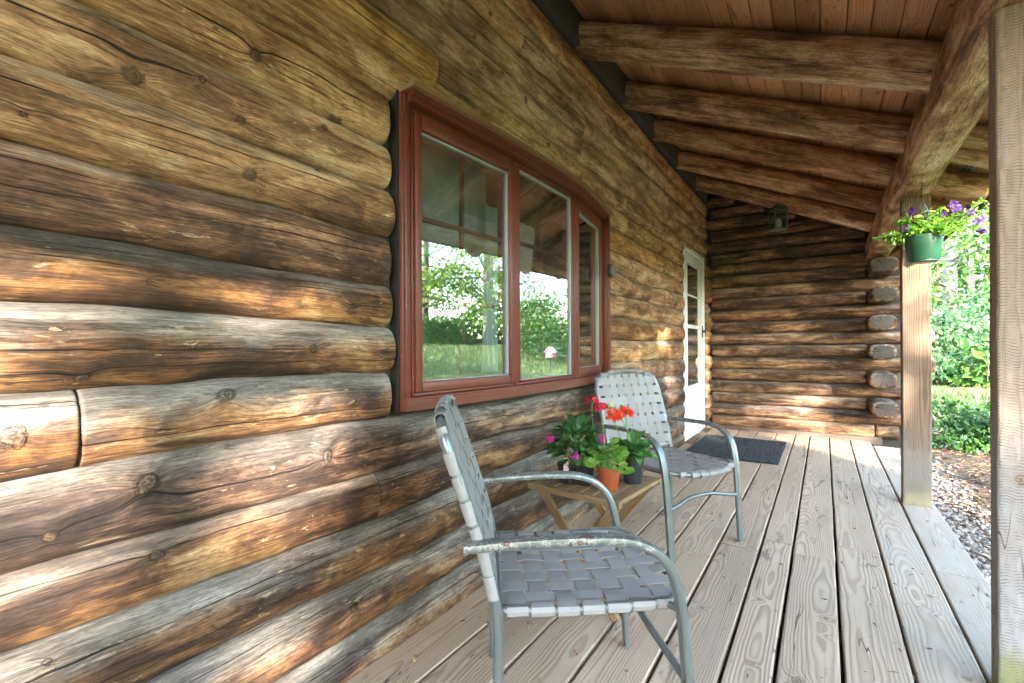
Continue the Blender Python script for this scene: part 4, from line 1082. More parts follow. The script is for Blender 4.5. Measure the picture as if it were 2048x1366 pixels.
M['terra'] = simple('orange plastic pot', (.31, .066, .02), .38, var=.12, scale=20)
M['blackpot'] = simple('black nursery pot', (.018, .019, .024), .42, var=.2, scale=30)
M['greenpot'] = simple('green hanging pot', (.013, .060, .030), .34, var=.15, scale=12)
GP = 'potted flowers on the folding table'
# impatiens in a two-cell black pack
r = np.random.default_rng(21)
im = tag(empty('potted_plant', (.40, 1.70, TZ)), 'dark green plant with magenta flowers in a black twin cell pack on the table', 'potted plant', GP)
for i, (x, y) in enumerate(((-.042, -.012), (.028, .004))):
    mb = MB(); w0, w1, h = .024, .032, .078
    for s_, (aa, bb) in enumerate([((w0, 0), (w1, h))]):
        sq = lambda k: np.array([(k * math.copysign(abs(math.cos(t)) ** .35, math.cos(t)), k * math.copysign(abs(math.sin(t)) ** .35, math.sin(t))) for t in np.arange(24) / 24 * 2 * PI])
        L_ = [np.c_[sq(w0 * .3), np.zeros(24)], np.c_[sq(w0), np.zeros(24) + .001], np.c_[sq(w1), np.zeros(24) + h], np.c_[sq(w1 + .004), np.zeros(24) + h], np.c_[sq(w1 + .004), np.zeros(24) + h + .002], np.c_[sq(w1 - .002), np.zeros(24) + h + .002], np.c_[sq(w1 - .003), np.zeros(24) + h - .01], np.c_[sq(.002), np.zeros(24) + h - .01]]
        mb.add(np.vstack(L_) + np.array([x, y, 0]), [gridf(len(L_), 24, True)])
    mb.build('cell_pot', M['blackpot'], im, auto=40)
mb = MB(); P, D = dome((-.012, .01, .125), (.128, .105, .135), 250, r, .3); D[:, 2] = D[:, 2] * .5 - .05
leaves(mb, P - D * .02, D, np.array([0, 0, 1.]) + D * .6, r.uniform(.032, .054, 250), leaf_ovate(5, 1, .66, .30, .10), r.random(250), .35, r)
mb.build('foliage', M['leaf_dark'], im)
mb = MB()
for i in range(26):
    q = P[i * 9]; stem(mb, (r.uniform(-.05, .04), r.uniform(-.02, .02), .068), q, .0022, .012)
mb.build('stem', M['stem'], im)
for (x, y, z) in ((.300, 1.65, .628), (.424, 1.615, .583), (.488, 1.735, .632)):
    mb = MB(); c = np.array([x - .40, y - 1.70, z - TZ]); ax = (.55, -.75, .35)
    petals(mb, c, ax, 5, .021, .021, .15, r=r); petals(mb, c + np.array([.002, -.003, .003]), ax, 4, .014, .015, .5, r=r)
    mb.build('flower', M['f_mag'], im)
mb = MB().box((-.010, -.0008, .055), (.010, .0008, .108), Matrix.Translation((-.03, -.046, .0)) @ Matrix.Rotation(.5, 4, 'Z')); mb.build('plant_tag', simple('plant tag', (.62, .45, .44), .4, var=.6, scale=70), im, smooth=False)
# geranium in an orange pot, crimson flower heads
r = np.random.default_rng(22)
ge = tag(empty('potted_plant', (.531, 1.697, TZ)), 'pale scalloped geranium with crimson flower heads in an orange plastic pot on the table', 'potted plant', GP)
mb = MB(); pot(mb, .034, .043, .088, .003, .014); mb.build('pot', M['terra'], ge, auto=40)
mb = MB(); lathe(mb, [(.041, .078), (.02, .080), (0, .081)], 20); mb.build('soil', M['soil'], ge)
mb = MB(); ms = MB(); N = 44
d = nrm(r.normal(0, 1, (N, 3))); d[:, 2] = np.abs(d[:, 2]); c0 = np.array([0, 0, .10])
P = c0 + d * np.array([.072, .065, .085]) * r.uniform(.5, 1, N)[:, None]
P = np.vstack([P, [(.078, -.035, .090)], [(.060, -.055, .102)], [(-.05, -.045, .10)], [(-.03, -.06, .115)]]); d = np.vstack([d, [(.7, -.5, .1)], [(.5, -.8, .2)], [(-.6, -.6, .2)], [(-.3, -.8, .3)]])
N = len(P); dd = d.copy(); dd[:, 2] = dd[:, 2] * .3 - .15
sz = r.uniform(.030, .052, N); sz[-4:] = (.062, .050, .045, .045)
leaves(mb, P, dd, np.array([.25, -.35, 1.]) + d * .5, sz, leaf_round(), r.random(N), .25, r); mb.build('foliage', M['leaf_pale'], ge)
for q in P: stem(ms, (r.uniform(-.02, .02), r.uniform(-.02, .02), .08), q, .0016, .012)
hs = [(.436, 1.76, .775), (.478, 1.755, .750), (.470, 1.75, .785)]
for (x, y, z) in hs[:2]:
    q = np.array([x - .531, y - 1.697, z - TZ]); stem(ms, (-.01, .01, .08), q, .002, .03)
ms.build('stem', M['stem'], ge)
for (x, y, z), R_, n_ in ((hs[0], .026, 9), (hs[1], .030, 12)):
    mb = MB(); c = np.array([x - .531, y - 1.697, z - TZ])
    for i in range(n_):
        dv = nrm(r.normal(0, 1, 3)); dv[2] = abs(dv[2]) * .7; petals(mb, c + dv * R_ * .8, dv, 5, .0155, .015, .3, r=r)
    mb.build('flower_head', M['f_red'], ge)
# gerbera in a black pot
r = np.random.default_rng(23)
gb = tag(empty('potted_plant', (.578, 1.835, TZ)), 'green gerbera with orange red daisy flowers in a round black pot behind the orange one', 'potted plant', GP)
mb = MB(); pot(mb, .036, .046, .110, .003, .006); mb.build('pot', M['blackpot'], gb, auto=40)
mb = MB(); lathe(mb, [(.044, .098), (.02, .100), (0, .101)], 20); mb.build('soil', M['soil'], gb)
mb = MB(); N = 46; th = r.uniform(0, 2 * PI, N); el = r.uniform(.1, 1.1, N)
d = np.stack([np.cos(th) * np.cos(el), np.sin(th) * np.cos(el), np.sin(el)], 1); P = np.array([0, 0, .105]) + d * r.uniform(.015, .062, N)[:, None]
leaves(mb, P, d, np.broadcast_to([0, 0, 1.], (N, 3)), r.uniform(.050, .078, N), leaf_ovate(7, 1, .55, .45, .22), r.random(N), .25, r)
N = 26; th = r.uniform(0, 2 * PI, N); d = np.stack([np.cos(th), np.sin(th), r.uniform(-.1, .5, N)], 1); P = np.array([-.005, -.01, .125]) + d * r.uniform(.03, .07, N)[:, None]
leaves(mb, P, d, np.array([0, -.4, 1.]) + d * .4, r.uniform(.038, .058, N), leaf_round(sc=5), r.random(N), .3, r)
mb.build('foliage', M['leaf_mid'], gb)
ms = MB(); FL = [((.536, 1.745, .728), (.25, -.55, .80), .040), ((.566, 1.80, .738), (.45, -.25, .86), .037)]
for (x, y, z), ax, R_ in FL:
    c = np.array([x - .578, y - 1.835, z - TZ]); ax = nrm(ax); stem(ms, (0, 0, .10), c - ax * .006, .0026, .02)
    mb = MB()
    for lay, (cn, k) in enumerate(((.10, 1.), (.28, .9), (.55, .62))): petals(mb, c + ax * .0015 * lay, ax, 26, R_ * k, .0075, cn, leaf_ovate(4, 1, .17, .10, .1), .05, r)
    fo = mb.build('flower', M['f_orange'], gb)
    mb = MB(); e = [(0, .009), (.006, .0085), (.010, .006), (.011, .002), (.006, -.006), (.003, -.010)]; lathe(mb, e, 16); o = mb.build('flower_centre', M['f_centre'], fo)
    o.matrix_local = Matrix.Translation(Vector(c)) @ Vector(ax).to_track_quat('Z', 'Y').to_matrix().to_4x4()
c = np.array([.503 - .578, 1.80 - 1.835, .752 - TZ]); stem(ms, (.0, 0, .10), c, .0024, .03)
mb = MB(); petals(mb, c, (-.3, .5, .75), 18, .026, .008, .4, leaf_ovate(4, 1, .3, .1, .1), r=r); petals(mb, c + np.array([0, 0, .004]), (-.3, .5, .75), 14, .020, .008, .9, leaf_ovate(4, 1, .3, .1, .1), r=r)
mb.build('faded_flower', flower_mat('faded pale petal', (.55, .60, .42)), gb)
ms.build('stem', M['stem'], gb)

# ================================================================= HANGING BASKET, LANTERN, BRACKET, VENT
r = np.random.default_rng(24)
hb = tag(empty('hanging_basket', (1.700, 3.52, 1.480)), 'green plastic hanging pot of purple petunias hung from the porch beam', 'hanging basket')
mb = MB(); pot(mb, .072, .087, .138, .004, .012, 36); lathe(mb, [(.0, -.010), (.060, -.010), (.066, -.006), (.066, .002), (.0, .002)], 32); mb.build('pot', M['greenpot'], hb, auto=40)
mb = MB(); lathe(mb, [(.082, .126), (.04, .128), (0, .129)], 24); mb.build('soil', M['soil'], hb)
mb = MB(); top = np.array([-.008, 0, .40])
for a in (0.6, 2.7, 4.8):
    p = np.array([.088 * math.cos(a), .088 * math.sin(a), .132]); tube(mb, np.array([p, p * np.array([.75, .75, 1]) + np.array([0, 0, .09]), top + np.array([0, 0, -.05]), top]), .0028, 6)
tube(mb, smooth_path([top, top + np.array([.0, 0, .02]), top + np.array([.006, 0, .038]), top + np.array([0, 0, .052])], 4), .0028, 6)
mb.build('hanger', M['greenpot'], hb)
mb = MB(); ms = MB(); ends = []
for i in range(120):
    a = r.uniform(0, 2 * PI); o = np.array([r.uniform(-.06, .06), r.uniform(-.06, .06), .128])
    rx = r.uniform(.05, .15) if i > 26 else r.uniform(.15, .25)
    if i <= 26: a = r.uniform(-.6, .5)
    e = o + np.array([rx * math.cos(a), rx * .8 * math.sin(a), r.uniform(.0, .15) if i > 26 else r.uniform(.0, .17)])
    if i % 7 == 3: e = o + np.array([-r.uniform(.10, .17), r.uniform(-.05, .05), r.uniform(-.02, .03)])
    ends.append(e); m = (o + e) / 2 + np.array([0, 0, r.uniform(.01, .05)]); t = np.linspace(0, 1, 9)[:, None]
    C = (1 - t) ** 2 * o + 2 * t * (1 - t) * m + t * t * e; tube(ms, C, .0015, 5)
    k = r.integers(9, 14); tt = r.uniform(.3, 1., k); Pp = (1 - tt[:, None]) ** 2 * o + 2 * (tt * (1 - tt))[:, None] * m + (tt ** 2)[:, None] * e
    d = nrm(r.normal(0, 1, (k, 3)) + nrm(e - o) * .8 + np.array([0, 0, .15])); leaves(mb, Pp, d, np.broadcast_to([0, 0, 1.], (k, 3)), r.uniform(.022, .040, k), leaf_ovate(5, 1, .50, .35, .12), r.random(k), .4, r)
mb.build('foliage', M['leaf_pet'], hb); ms.build('stem', M['stem'], hb)
for (x, z, y) in ((1.642, 1.761, 3.47), (1.823, 1.777, 3.50), (1.829, 1.745, 3.47), (1.883, 1.745, 3.50), (1.880, 1.712, 3.47), (1.914, 1.664, 3.48), (1.939, 1.682, 3.51), (1.935, 1.615, 3.49), (1.777, 1.722, 3.46), (1.618, 1.664, 3.46), (1.705, 1.73, 3.45)):
    c = np.array([x - 1.70, y - 3.52, z - 1.48]); ax = nrm(np.array([(x - 1.70) * 1.2 - .25, -.8, r.uniform(-.1, .35)]))
    mb = MB(); sh = leaf_ovate(4, 1, 1.05, .25, .1); big = 1 if x > 1.8 or x < 1.65 else .7
    petals(mb, c, ax, 5, .0250 * big, .026, .22, sh, .08, r)
    tube(mb, [c + ax * .002, c - ax * .014, c - ax * .028], [.006, .0035, .002], 8, cap=False)
    mb.build('flower', M['f_purple'], hb)

ln = tag(empty('lantern', (.892, 4.75, 2.030), .55), 'old green metal lantern with a white candle hanging from a porch rafter', 'lantern')
GM = simple('verdigris metal', (.085, .10, .072), .6, .4, var=.6, scale=60, bump=.4)
mb = MB(); s = .050
for x in (-s, s):
    for y in (-s, s): mb.box((x - .005, y - .005, .0), (x + .005, y + .005, .165), bev=.002)
mb.box((-s - .007, -s - .007, -.004), (s + .007, s + .007, .008), bev=.003); mb.box((-s - .007, -s - .007, .160), (s + .007, s + .007, .172), bev=.003)
fr = mb.build('frame', GM, ln, auto=40)
mb = MB()
for k in range(4):
    R = Matrix.Rotation(k * PI / 2, 4, 'Z'); m2 = MB()
    tube(m2, [(-s, -s - .002, .01), (s, -s - .002, .16)], .0018, 6); tube(m2, [(s, -s - .002, .01), (-s, -s - .002, .16)], .0018, 6); m2.xf(R); mb.add(np.vstack(m2.V), [m2.F[0], m2.F[1], m2.F[2]] + m2.F[3:])
mb.build('wire_cross', GM, fr)
mb = MB(); lv_ = [(s + .012, .170), (s + .004, .186), (.040, .205), (.020, .214), (.016, .226), (.0, .228)]
th4 = np.arange(4) / 4 * 2 * PI + PI / 4
V = np.vstack([np.c_[a * 1.414 * np.cos(th4), a * 1.414 * np.sin(th4), np.full(4, z)] for a, z in lv_]); mb.add(V, [gridf(len(lv_), 4, True)]); mb.build('cap', GM, ln, smooth=False)
for k in range(4):
    mb = MB().box((-s + .005, -s - .0008, .008), (s - .005, -s + .0008, .160)); mb.xf(Matrix.Rotation(k * PI / 2, 4, 'Z')); mb.build('pane', M['jar'], ln, smooth=False)
mb = MB(); lathe(mb, [(0, .009), (.026, .009), (.027, .02), (.0265, .070), (.020, .085), (.008, .098), (.002, .102), (0, .103)], 20); mb.build('candle', simple('white candle wax', (.78, .78, .74), .5, var=.05), ln)
mb = MB(); th = np.linspace(0, 2 * PI, 20); tube(mb, np.c_[.014 * np.cos(th), np.zeros(20), .238 + .014 * np.sin(th)], .002, 6, cap=False); tube(mb, [(0, 0, .250), (.002, 0, .30), (0, 0, .345)], .0016, 6); mb.build('hanging_wire', GM, ln)

br = tag(empty('wire_hook', (1.778, 3.86, 1.50)), 'thin wire arm with a rusty hook fixed to the far porch post below the basket', 'hook')
mb = MB(); tube(mb, [(0, 0, .0), (.16, .06, .012)], .0022, 6); tube(mb, [(0, 0, .045), (.16, .06, .014)], .0018, 6); tube(mb, [(0, 0, .05), (0, 0, -.01)], .0035, 6); mb.build('arm', simple('galvanised wire', (.20, .25, .24), .4, .6), br)
mb = MB(); th = np.linspace(-.5, 4.2, 14); tube(mb, np.vstack([[(.03, .01, .0)], [(.032, .012, -.05)], np.c_[.040 + .012 * np.cos(th[::-1] - 1.0), np.full(14, .014), -.075 + .014 * np.sin(th[::-1] - 1.0)]]), .003, 6); mb.build('hook', simple('rusty iron', (.22, .11, .06), .8, .2, var=.5, scale=80), br)

mb = MB(); P0 = np.array([1.962, 3.80, zc_(1.962) - .003])
Y_ = nrm(np.array([1, 0, -RS])); Nn = nrm(np.array([-RS, 0, -1]))
def vq(u0, u1, v0, v1, h, mi=0):
    q = [P0 + Y_ * u + np.array([0, 1, 0]) * v + Nn * h for u, v in ((u0, v0), (u1, v0), (u1, v1), (u0, v1))]; mb.add(q, [np.array([[0, 1, 2, 3]])], mi=mi)
vm = MB(); mb = vm; vq(-.028, .028, 0., .20, .004); vq(-.028, -.0279, 0., .20, .0)
for i in range(2):
    for j in range(4):
        for k in range(3): vq(-.022 + i * .024 + k * .0065, -.022 + i * .024 + k * .0065 + .0042, .012 + j * .047, .012 + j * .047 + .036, .0062, 1)
vm.build('vent', [simple('pale vent metal', (.46, .47, .47), .5), M['dark']], roof, smooth=False)

r = np.random.default_rng(77); N = 240; mb = MB(); x = r.uniform(.05, 1.78, N); y = r.uniform(.9, 5.8, N); d = r.normal(0, 1, (N, 3)); d[:, 2] *= .08
kk = r.random(N) < .45; gx_ = np.array([.21, .397, .585, .777, .957, 1.092, 1.268, 1.447, 1.624]); x[kk] = gx_[r.integers(0, 9, kk.sum())] + r.normal(0, .006, kk.sum()); d[kk, 0] *= .2
leaves(mb, np.stack([x, y, np.full(N, .003)], -1), d, np.broadcast_to([0, 0, 1.], (N, 3)), r.uniform(.008, .034, N), (DIA[0] * np.array([1, .3, 1]), DIA[1], DIA[2]), r.random(N), .3, r)
n_ = NT('dry plant bits'); gc = n_.ramp(n_.at('lv'), [(0, (.04, .03, .022)), (.55, (.13, .09, .055)), (1, (.45, .36, .22))])
tag(mb.build('plant_debris', n_.done(n_.bsdf(gc, .9))), kind='stuff')
# small litter on the boards
def litter(name, label, cat, loc, col, sz, n=3, seed=1):
    r = np.random.default_rng(seed); mb = MB(); P = r.normal(0, sz * .3, (n, 3)); P[:, 2] = np.abs(P[:, 2]) * .3 + .002
    d = r.normal(0, 1, (n, 3)); d[:, 2] *= .2; leaves(mb, P, d, np.broadcast_to([0, 0, 1.], (n, 3)), sz, leaf_ovate(4, 1, .6, .2, .3), r.random(n), .4, r)
    o = mb.build(name, flower_mat(label[:20], col)); o.location = loc; tag(o, label, cat); return o
litter('fallen_petal', 'small crimson petal lying on the boards below the nearer chair', 'petal', (.555, 1.36, .002), (.45, .01, .05), .014, 2, 2)
litter('dry_leaf', 'pale curled dry leaf on the board nearest the log wall', 'leaf', (.128, 1.06, .002), (.55, .40, .18), .016, 3, 4)
litter('dry_leaf', 'pale curled dry leaf on the boards between the legs of the nearer chair', 'leaf', (.655, 1.18, .002), (.62, .48, .25), .014, 3, 6)
# ================================================================= GROUND
def sm(x, a, b):
    t = np.clip((np.asarray(x, float) - a) / (b - a), 0, 1); return t * t * (3 - 2 * t)
def gz(x, y):
    x = np.asarray(x, float); y = np.asarray(y, float)
    return -.22 - .06 * sm(y, 5, 9) + 1.25 * sm(x, 4.5, 17) * sm(y, -16, 2) + .35 * sm(y, 18, 40) + .03 * vn(x * .6, y * .6, 1, 3) + .012 * vn(x * 3, y * 3, 1, 4) - .04 * sm(-x, 0, 2)
def ground_mat():
    n = NT('garden ground'); p = n.geo(); q = n.sep(p); x, y = q[0], q[1]
    n1 = n.noise(p, .9, 4, .6); n2 = n.noise(p, 6, 5, .65); n3 = n.noise(p, 55, 4, .7); n4 = n.noise(n.vec(n.mul(x, 30.), n.mul(y, 30.), 0.), 1, 3, .6, 2.)
    grass = n.ramp(n.add(n.mul(n2, .55), n.mul(n3, .45)), [(.3, (.08, .115, .034)), (.5, (.155, .205, .068)), (.7, (.26, .30, .125))])
    grass = n.mix(n.step(n1, .5, .75, 0, .35), grass, (.20, .21, .075))
    mulch = n.ramp(n.add(n.mul(n3, .6), n.mul(n4, .4)), [(.3, (.045, .028, .018)), (.5, (.13, .085, .055)), (.68, (.30, .215, .15))])
    d = n.add(n.mul(n.sub(n1, .5), 1.6), n.mul(n.sub(n2, .5), .8))
    lawn = n.ma('MAXIMUM', n.step(n.add(y, d), 9.3, 10.0), n.ma('MAXIMUM', n.step(n.add(x, d), 4.2, 4.8), n.mul(n.step(n.add(x, n.mul(d, .4)), 2.35, 2.6), n.step(n.add(y, d), 3.3, 4.2, 1, 0))))
    col = n.mix(lawn, mulch, grass)
    grav = n.mul(n.step(n.add(x, n.mul(d, .5)), 2.0, 2.35, 1, 0), n.step(n.add(y, d), 5.2, 7.6, 1, 0))
    gc = n.mix(n.voro(p, 42, 'F1', 'Color'), (.20, .165, .14), (.36, .32, .285)); gc = n.mix(n.step(n.voro(p, 42, 'DISTANCE_TO_EDGE'), .0, .12, .7, 0), gc, (.10, .08, .065))
    col = n.mix(grav, col, gc)
    h = n.add(n3, n.mul(n2, .6))
    return n.done(n.bsdf(col, .95, n.bump(h, 1., .03), Specular_IOR_Level=.1))
def axis(lo, hi, near, far, c0, c1):
    a = [lo]
    while a[-1] < hi: a.append(a[-1] + (near if c0 < a[-1] < c1 else far))
    return np.array(a)
gx = axis(-90, 140, .35, 3.0, -1, 24); gy = axis(-90, 150, .35, 3.0, -12, 30)
X, Y = np.meshgrid(gx, gy, indexing='ij')
far = np.maximum(0, np.hypot(X, Y) - 60) * .02
mb = MB(); mb.add(np.stack([X, Y, gz(X, Y) + far], -1).reshape(-1, 3), [gridf(len(gx), len(gy))[:, ::-1]])
tag(mb.build('ground', ground_mat()), kind='structure')
# driveway across the far side of the lawn
t = np.linspace(-14, 60, 120); u = np.linspace(0, 4.2, 14); Tm, Um = np.meshgrid(t, u, indexing='ij')
DX = 16.0 + Um + .9 * np.sin(Tm * .09) - .10 * np.maximum(0, Tm - 8); 
mb = MB(); mb.add(np.stack([DX, Tm, gz(DX, Tm) + .03], -1).reshape(-1, 3), [gridf(120, 14)[:, ::-1]])
tag(mb.build('driveway', simple('worn asphalt', (.16, .165, .17), .9, var=.3, scale=3)), kind='structure')

# pebbles beside the porch, needles and bark bits farther out
ico = bm_new(); import bmesh
bmesh.ops.create_icosphere(ico, subdivisions=1, radius=1.0)
ico.verts.ensure_lookup_table(); IV = np.array([v.co[:] for v in ico.verts]); IF = np.array([[v.index for v in f.verts] for f in ico.faces]); ico.free()
r = np.random.default_rng(31); N = 6500
px_ = 1.815 + np.abs(r.normal(0, .15, N)); py = r.uniform(2.2, 7.6, N); s = r.uniform(.007, .018, N) * np.where(r.random(N) < .05, 1.8, 1.)
A = IV[None] * (s[:, None] * r.uniform(.6, 1.25, (N, 3)))[:, None, :]; th = r.uniform(0, 2 * PI, N); c_, s_ = np.cos(th), np.sin(th)
A = np.stack([A[..., 0] * c_[:, None] - A[..., 1] * s_[:, None], A[..., 0] * s_[:, None] + A[..., 1] * c_[:, None], A[..., 2] * .7], -1)
A = A + np.stack([px_, py, gz(px_, py) + s * .3], -1)[:, None]
mb = MB(); mb.add(A.reshape(-1, 3), [(IF[None] + (np.arange(N) * len(IV))[:, None, None]).reshape(-1, 3)], dict(lv=np.repeat(r.random(N), len(IV))))
n = NT('pale gravel'); lv = n.at('lv'); gc = n.ramp(lv, [(0, (.14, .10, .075)), (.4, (.27, .21, .165)), (.8, (.38, .315, .26)), (1, (.23, .155, .12))])
tag(mb.build('gravel', n.done(n.bsdf(n.hsv(gc, .5, 1, n.add(.8, n.mul(n.noise(n.geo(), 90, 3), .4))), .85))), kind='stuff')
N = 5000; x = r.uniform(1.9, 4.3, N); y = r.uniform(3.5, 8.6, N); mb = MB()
d = r.normal(0, 1, (N, 3)); d[:, 2] = r.normal(.1, .18, N)
leaves(mb, np.stack([x, y, gz(x, y) + .012], -1), d, np.broadcast_to([0, 0, 1.], (N, 3)), r.uniform(.03, .11, N), (DIA[0] * np.array([1, .14, 1]), DIA[1], DIA[2]), r.random(N), .4, r)
n = NT('dead needles'); gc = n.ramp(n.at('lv'), [(0, (.10, .055, .03)), (.5, (.27, .155, .075)), (1, (.50, .36, .20))])
tag(mb.build('pine_needles', n.done(n.bsdf(gc, .9))), kind='stuff')
N = 16000; x = r.uniform(2.2, 6.5, N); y = r.uniform(9.2, 19, N); mb = MB()
d = np.stack([r.normal(0, .45, N), r.normal(0, .45, N), np.ones(N)], 1)
leaves(mb, np.stack([x, y, gz(x, y)], -1), d, r.normal(0, 1, (N, 3)), r.uniform(.05, .13, N), (DIA[0] * np.array([1, .22, 1]), DIA[1], DIA[2]), r.random(N), .1, r)
N = 46000; x = 2.6 + 14 * r.random(N) ** 1.3; y = r.uniform(-1, 22, N); ok = ~((y > 3.4) & (x < 4.4)); x, y = x[ok], y[ok]; N = len(x)
d = np.stack([r.normal(0, .5, N), r.normal(0, .5, N), np.ones(N)], 1)
leaves(mb, np.stack([x, y, gz(x, y)], -1), d, r.normal(0, 1, (N, 3)), r.uniform(.05, .11, N) * (1 + x * .09), (DIA[0] * np.array([1, .26, 1]), DIA[1], DIA[2]), r.random(N), .1, r)
tag(mb.build('grass', leaf_mat('grass blade', (.085, .125, .036), (.155, .205, .065), (.29, .32, .14), .35, .6)), kind='stuff')

# ================================================================= SHRUBS AND TREES
def clump(mb, c, R, n, size, shape, r, fill=.45, upb=.5):
    d = nrm(r.normal(0, 1, (n, 3))); k = np.clip(r.random(n), .02, 1) ** fill
    P = np.array(c) + d * np.array(R) * k[:, None]
    D = d + r.normal(0, .6, (n, 3)); leaves(mb, P, D, np.array([0, 0, upb]) + d * .5, r.uniform(.7, 1.25, n) * size, shape, r.random(n), .5, r)
OV = leaf_ovate(4, 1, .52, .25, .10)
def shrub(name, label, base, R, h, n, size, mat, seed, group, shape=DIA, nst=9, ncl=14, tagc='shrub', twig=True, low=.15):
    r = np.random.default_rng(seed); bx_, by_ = base; z0 = float(gz(bx_, by_)); root = tag(empty(name, (bx_, by_, z0)), label, tagc, group)
    mb = MB(); ms = MB()
    for i in range(ncl):
        a = r.uniform(0, 2 * PI); q = r.uniform(.0, 1.) ** .5; f = r.uniform(low, 1.)
        c = np.array([R * q * math.cos(a) * (1.05 - .45 * f), R * q * math.sin(a) * (1.05 - .45 * f), h * f * (1 - .25 * q)])
        rr = R * r.uniform(.30, .48); clump(mb, c, (rr, rr, min(rr, h * .28) * r.uniform(.6, .9)), n // ncl, size, shape, r)
        if i < nst: stem(ms, (r.normal(0, R * .08), r.normal(0, R * .08), -.02), c, .010 * max(.6, R), R * .12, 8, r)
    mb.build('foliage', mat, root)
    if nst: ms.build('stem', M['twig'], root)
    return root
shrub('garden_shrub', 'low glossy green shrub growing in the mulch just past the porch corner', (2.72, 7.72), .62, .66, 3800, .062, M['leaf_shrub'], 41, None, OV, 12, 22)
GB = 'leafy bushes along the far edge of the lawn'
shrub('bush', 'blue green bush at the far lawn edge, nearest the far porch post', (4.0, 19.4), 1.5, 2.6, 4600, .15, M['leaf_blue'], 42, GB, DIA, 6, 24, 'bush')
shrub('bush', 'large pale green bush at the far lawn edge, centred between the two porch posts', (5.3, 20.2), 1.7, 3.0, 5200, .15, M['leaf_blue'], 43, GB, DIA, 6, 26, 'bush')
shrub('bush', 'yellow green bush low at the far lawn edge beside the near post', (5.5, 18.4), .95, 1.15, 2200, .13, M['leaf_yel'], 44, GB, DIA, 5, 16, 'bush')
shrub('bush', 'dark green bush at the far lawn edge partly behind the far porch post', (3.0, 20.6), 1.6, 2.8, 4200, .16, M['leaf_wood'], 45, GB, DIA, 6, 24, 'bush')
shrub('bush', 'tall green bush behind the pale one at the lawn edge', (6.6, 21.6), 1.8, 3.4, 4600, .16, M['leaf_wood'], 46, GB, DIA, 6, 26, 'bush')
shrub('sapling', 'young sapling with large drooping leaves beside the nearest porch post', (3.22, 9.7), .42, 1.9, 260, .15, M['leaf_wood'], 47, None, leaf_ovate(6, 1, .6, .35, .12), 8, 12, 'sapling', low=.45)

def tree(label, base, h, rt, crown, n, size, mat, seed, group, lean=(0, 0), shape=DIA, name='tree', clumps=18, z0=None, filt=None, bare=.35, cat='tree'):
    r = np.random.default_rng(seed); bx_, by_ = base; zz = float(gz(bx_, by_)) if z0 is None else z0; root = tag(empty(name, (bx_, by_, zz)), label, cat, group)
    mb = MB(); k = 12; t = np.linspace(0, 1, k)
    P = np.stack([lean[0] * t + .10 * vn(t * 3, seed, 1, 1) * h * .1, lean[1] * t + .10 * vn(t * 3, seed, 2, 1) * h * .1, h * t], 1)
    tube(mb, P, rt * (1 - .75 * t) * (1 + .35 * np.exp(-t * 18)), 12); ml = MB()
    R, H0 = crown
    for i in range(clumps):
        f = r.uniform(bare, 1.0); a = r.uniform(0, 2 * PI); o = np.array([np.interp(f, t, P[:, j]) for j in range(3)])
        q = R * (1.15 - .75 * (f - bare) / (1 - bare)) * r.uniform(.35, 1.)
        e = o + np.array([math.cos(a) * q, math.sin(a) * q, r.uniform(-.03, .12) * h]); stem(mb, o, e, rt * .22 * (1 - .6 * f), .25, 7, r)
        rr = H0 * r.uniform(.7, 1.3); clump(ml, e, (rr, rr, rr * .55), n // clumps, size, shape, r, .5)
    mb.build('trunk', M['bark'], root)
    if filt is not None: filt(ml, root)
    ml.build('crown', mat, root); return root
GT = 'trees beyond the lawn edge'
tree('dark trunked tree standing behind the bushes, seen right of the hanging basket', (5.05, 22.6), 12, .25, (3.2, 1.25), 6200, .20, M['leaf_wood'], 51, GT, clumps=32, bare=.10)
tree('slim yellow green tree whose leaves hang over the bushes past the roof eave', (6.1, 25.5), 11, .16, (3.4, 1.3), 5200, .20, M['leaf_yel'], 52, GT, clumps=28, bare=.14)
tree('slim tree with bright foliage farthest back, behind the far porch post', (4.0, 27.5), 12, .18, (3.2, 1.3), 5000, .20, M['leaf_wood'], 53, GT, clumps=28, bare=.12)
# trees and shrubs across the lawn: the window mirrors them
GW = 'trees across the lawn mirrored in the window'
WT = [(21.0, 13.5, 15, .36), (22.5, 17.5, 16, .26), (20.0, 21.5, 14, .30), (23.5, 25.5, 15, .22), (18.8, 27.0, 13, .22), (25.5, 20.5, 17, .32), (24.0, 9.5, 15, .24)]
LB = ['thick trunked tall tree at the left of the mirrored row in the widest pane', 'slender tall tree second in the mirrored row behind the drive', 'tall tree with yellow green crown mirrored near the first mullion', 'thin tree far back in the mirrored row', 'thin bright tree mirrored at the left of the middle sash', 'tall tree standing behind the mirrored drive, deepest in shade', 'slim tree at the far left end of the mirrored row']
for i, (x, y, h, rt) in enumerate(WT):
    tree(LB[i], (x, y), h, rt, (3.6, 1.35), 4200, .25, M['leaf_yel'] if i % 3 != 1 else M['leaf_wood'], 60 + i, GW, clumps=34, bare=.13)
GS = 'shrubs mirrored in the window'
SB = [((10.5, 19.5), 2.2, 3.6, 'large dense shrub mirrored in the middle sash of the window'), ((8.6, 22.5), 2.0, 3.4, 'dense blue green shrub mirrored at the right of the middle sash'), ((13.5, 22.0), 2.0, 3.2, 'rounded shrub mirrored beside the middle sash edge'), ((22.0, 16.0), 1.7, 2.3, 'rounded green shrub under the mirrored tree trunks'), ((23.0, 19.6), 1.8, 2.2, 'low green shrub between two mirrored tree trunks')]
for i, (b, R, h, lb) in enumerate(SB): shrub('bush', lb, b, R, h, 3600, .19, M['leaf_blue'] if i % 2 else M['leaf_wood'], 80 + i, GS, DIA, 5, 22, 'bush')
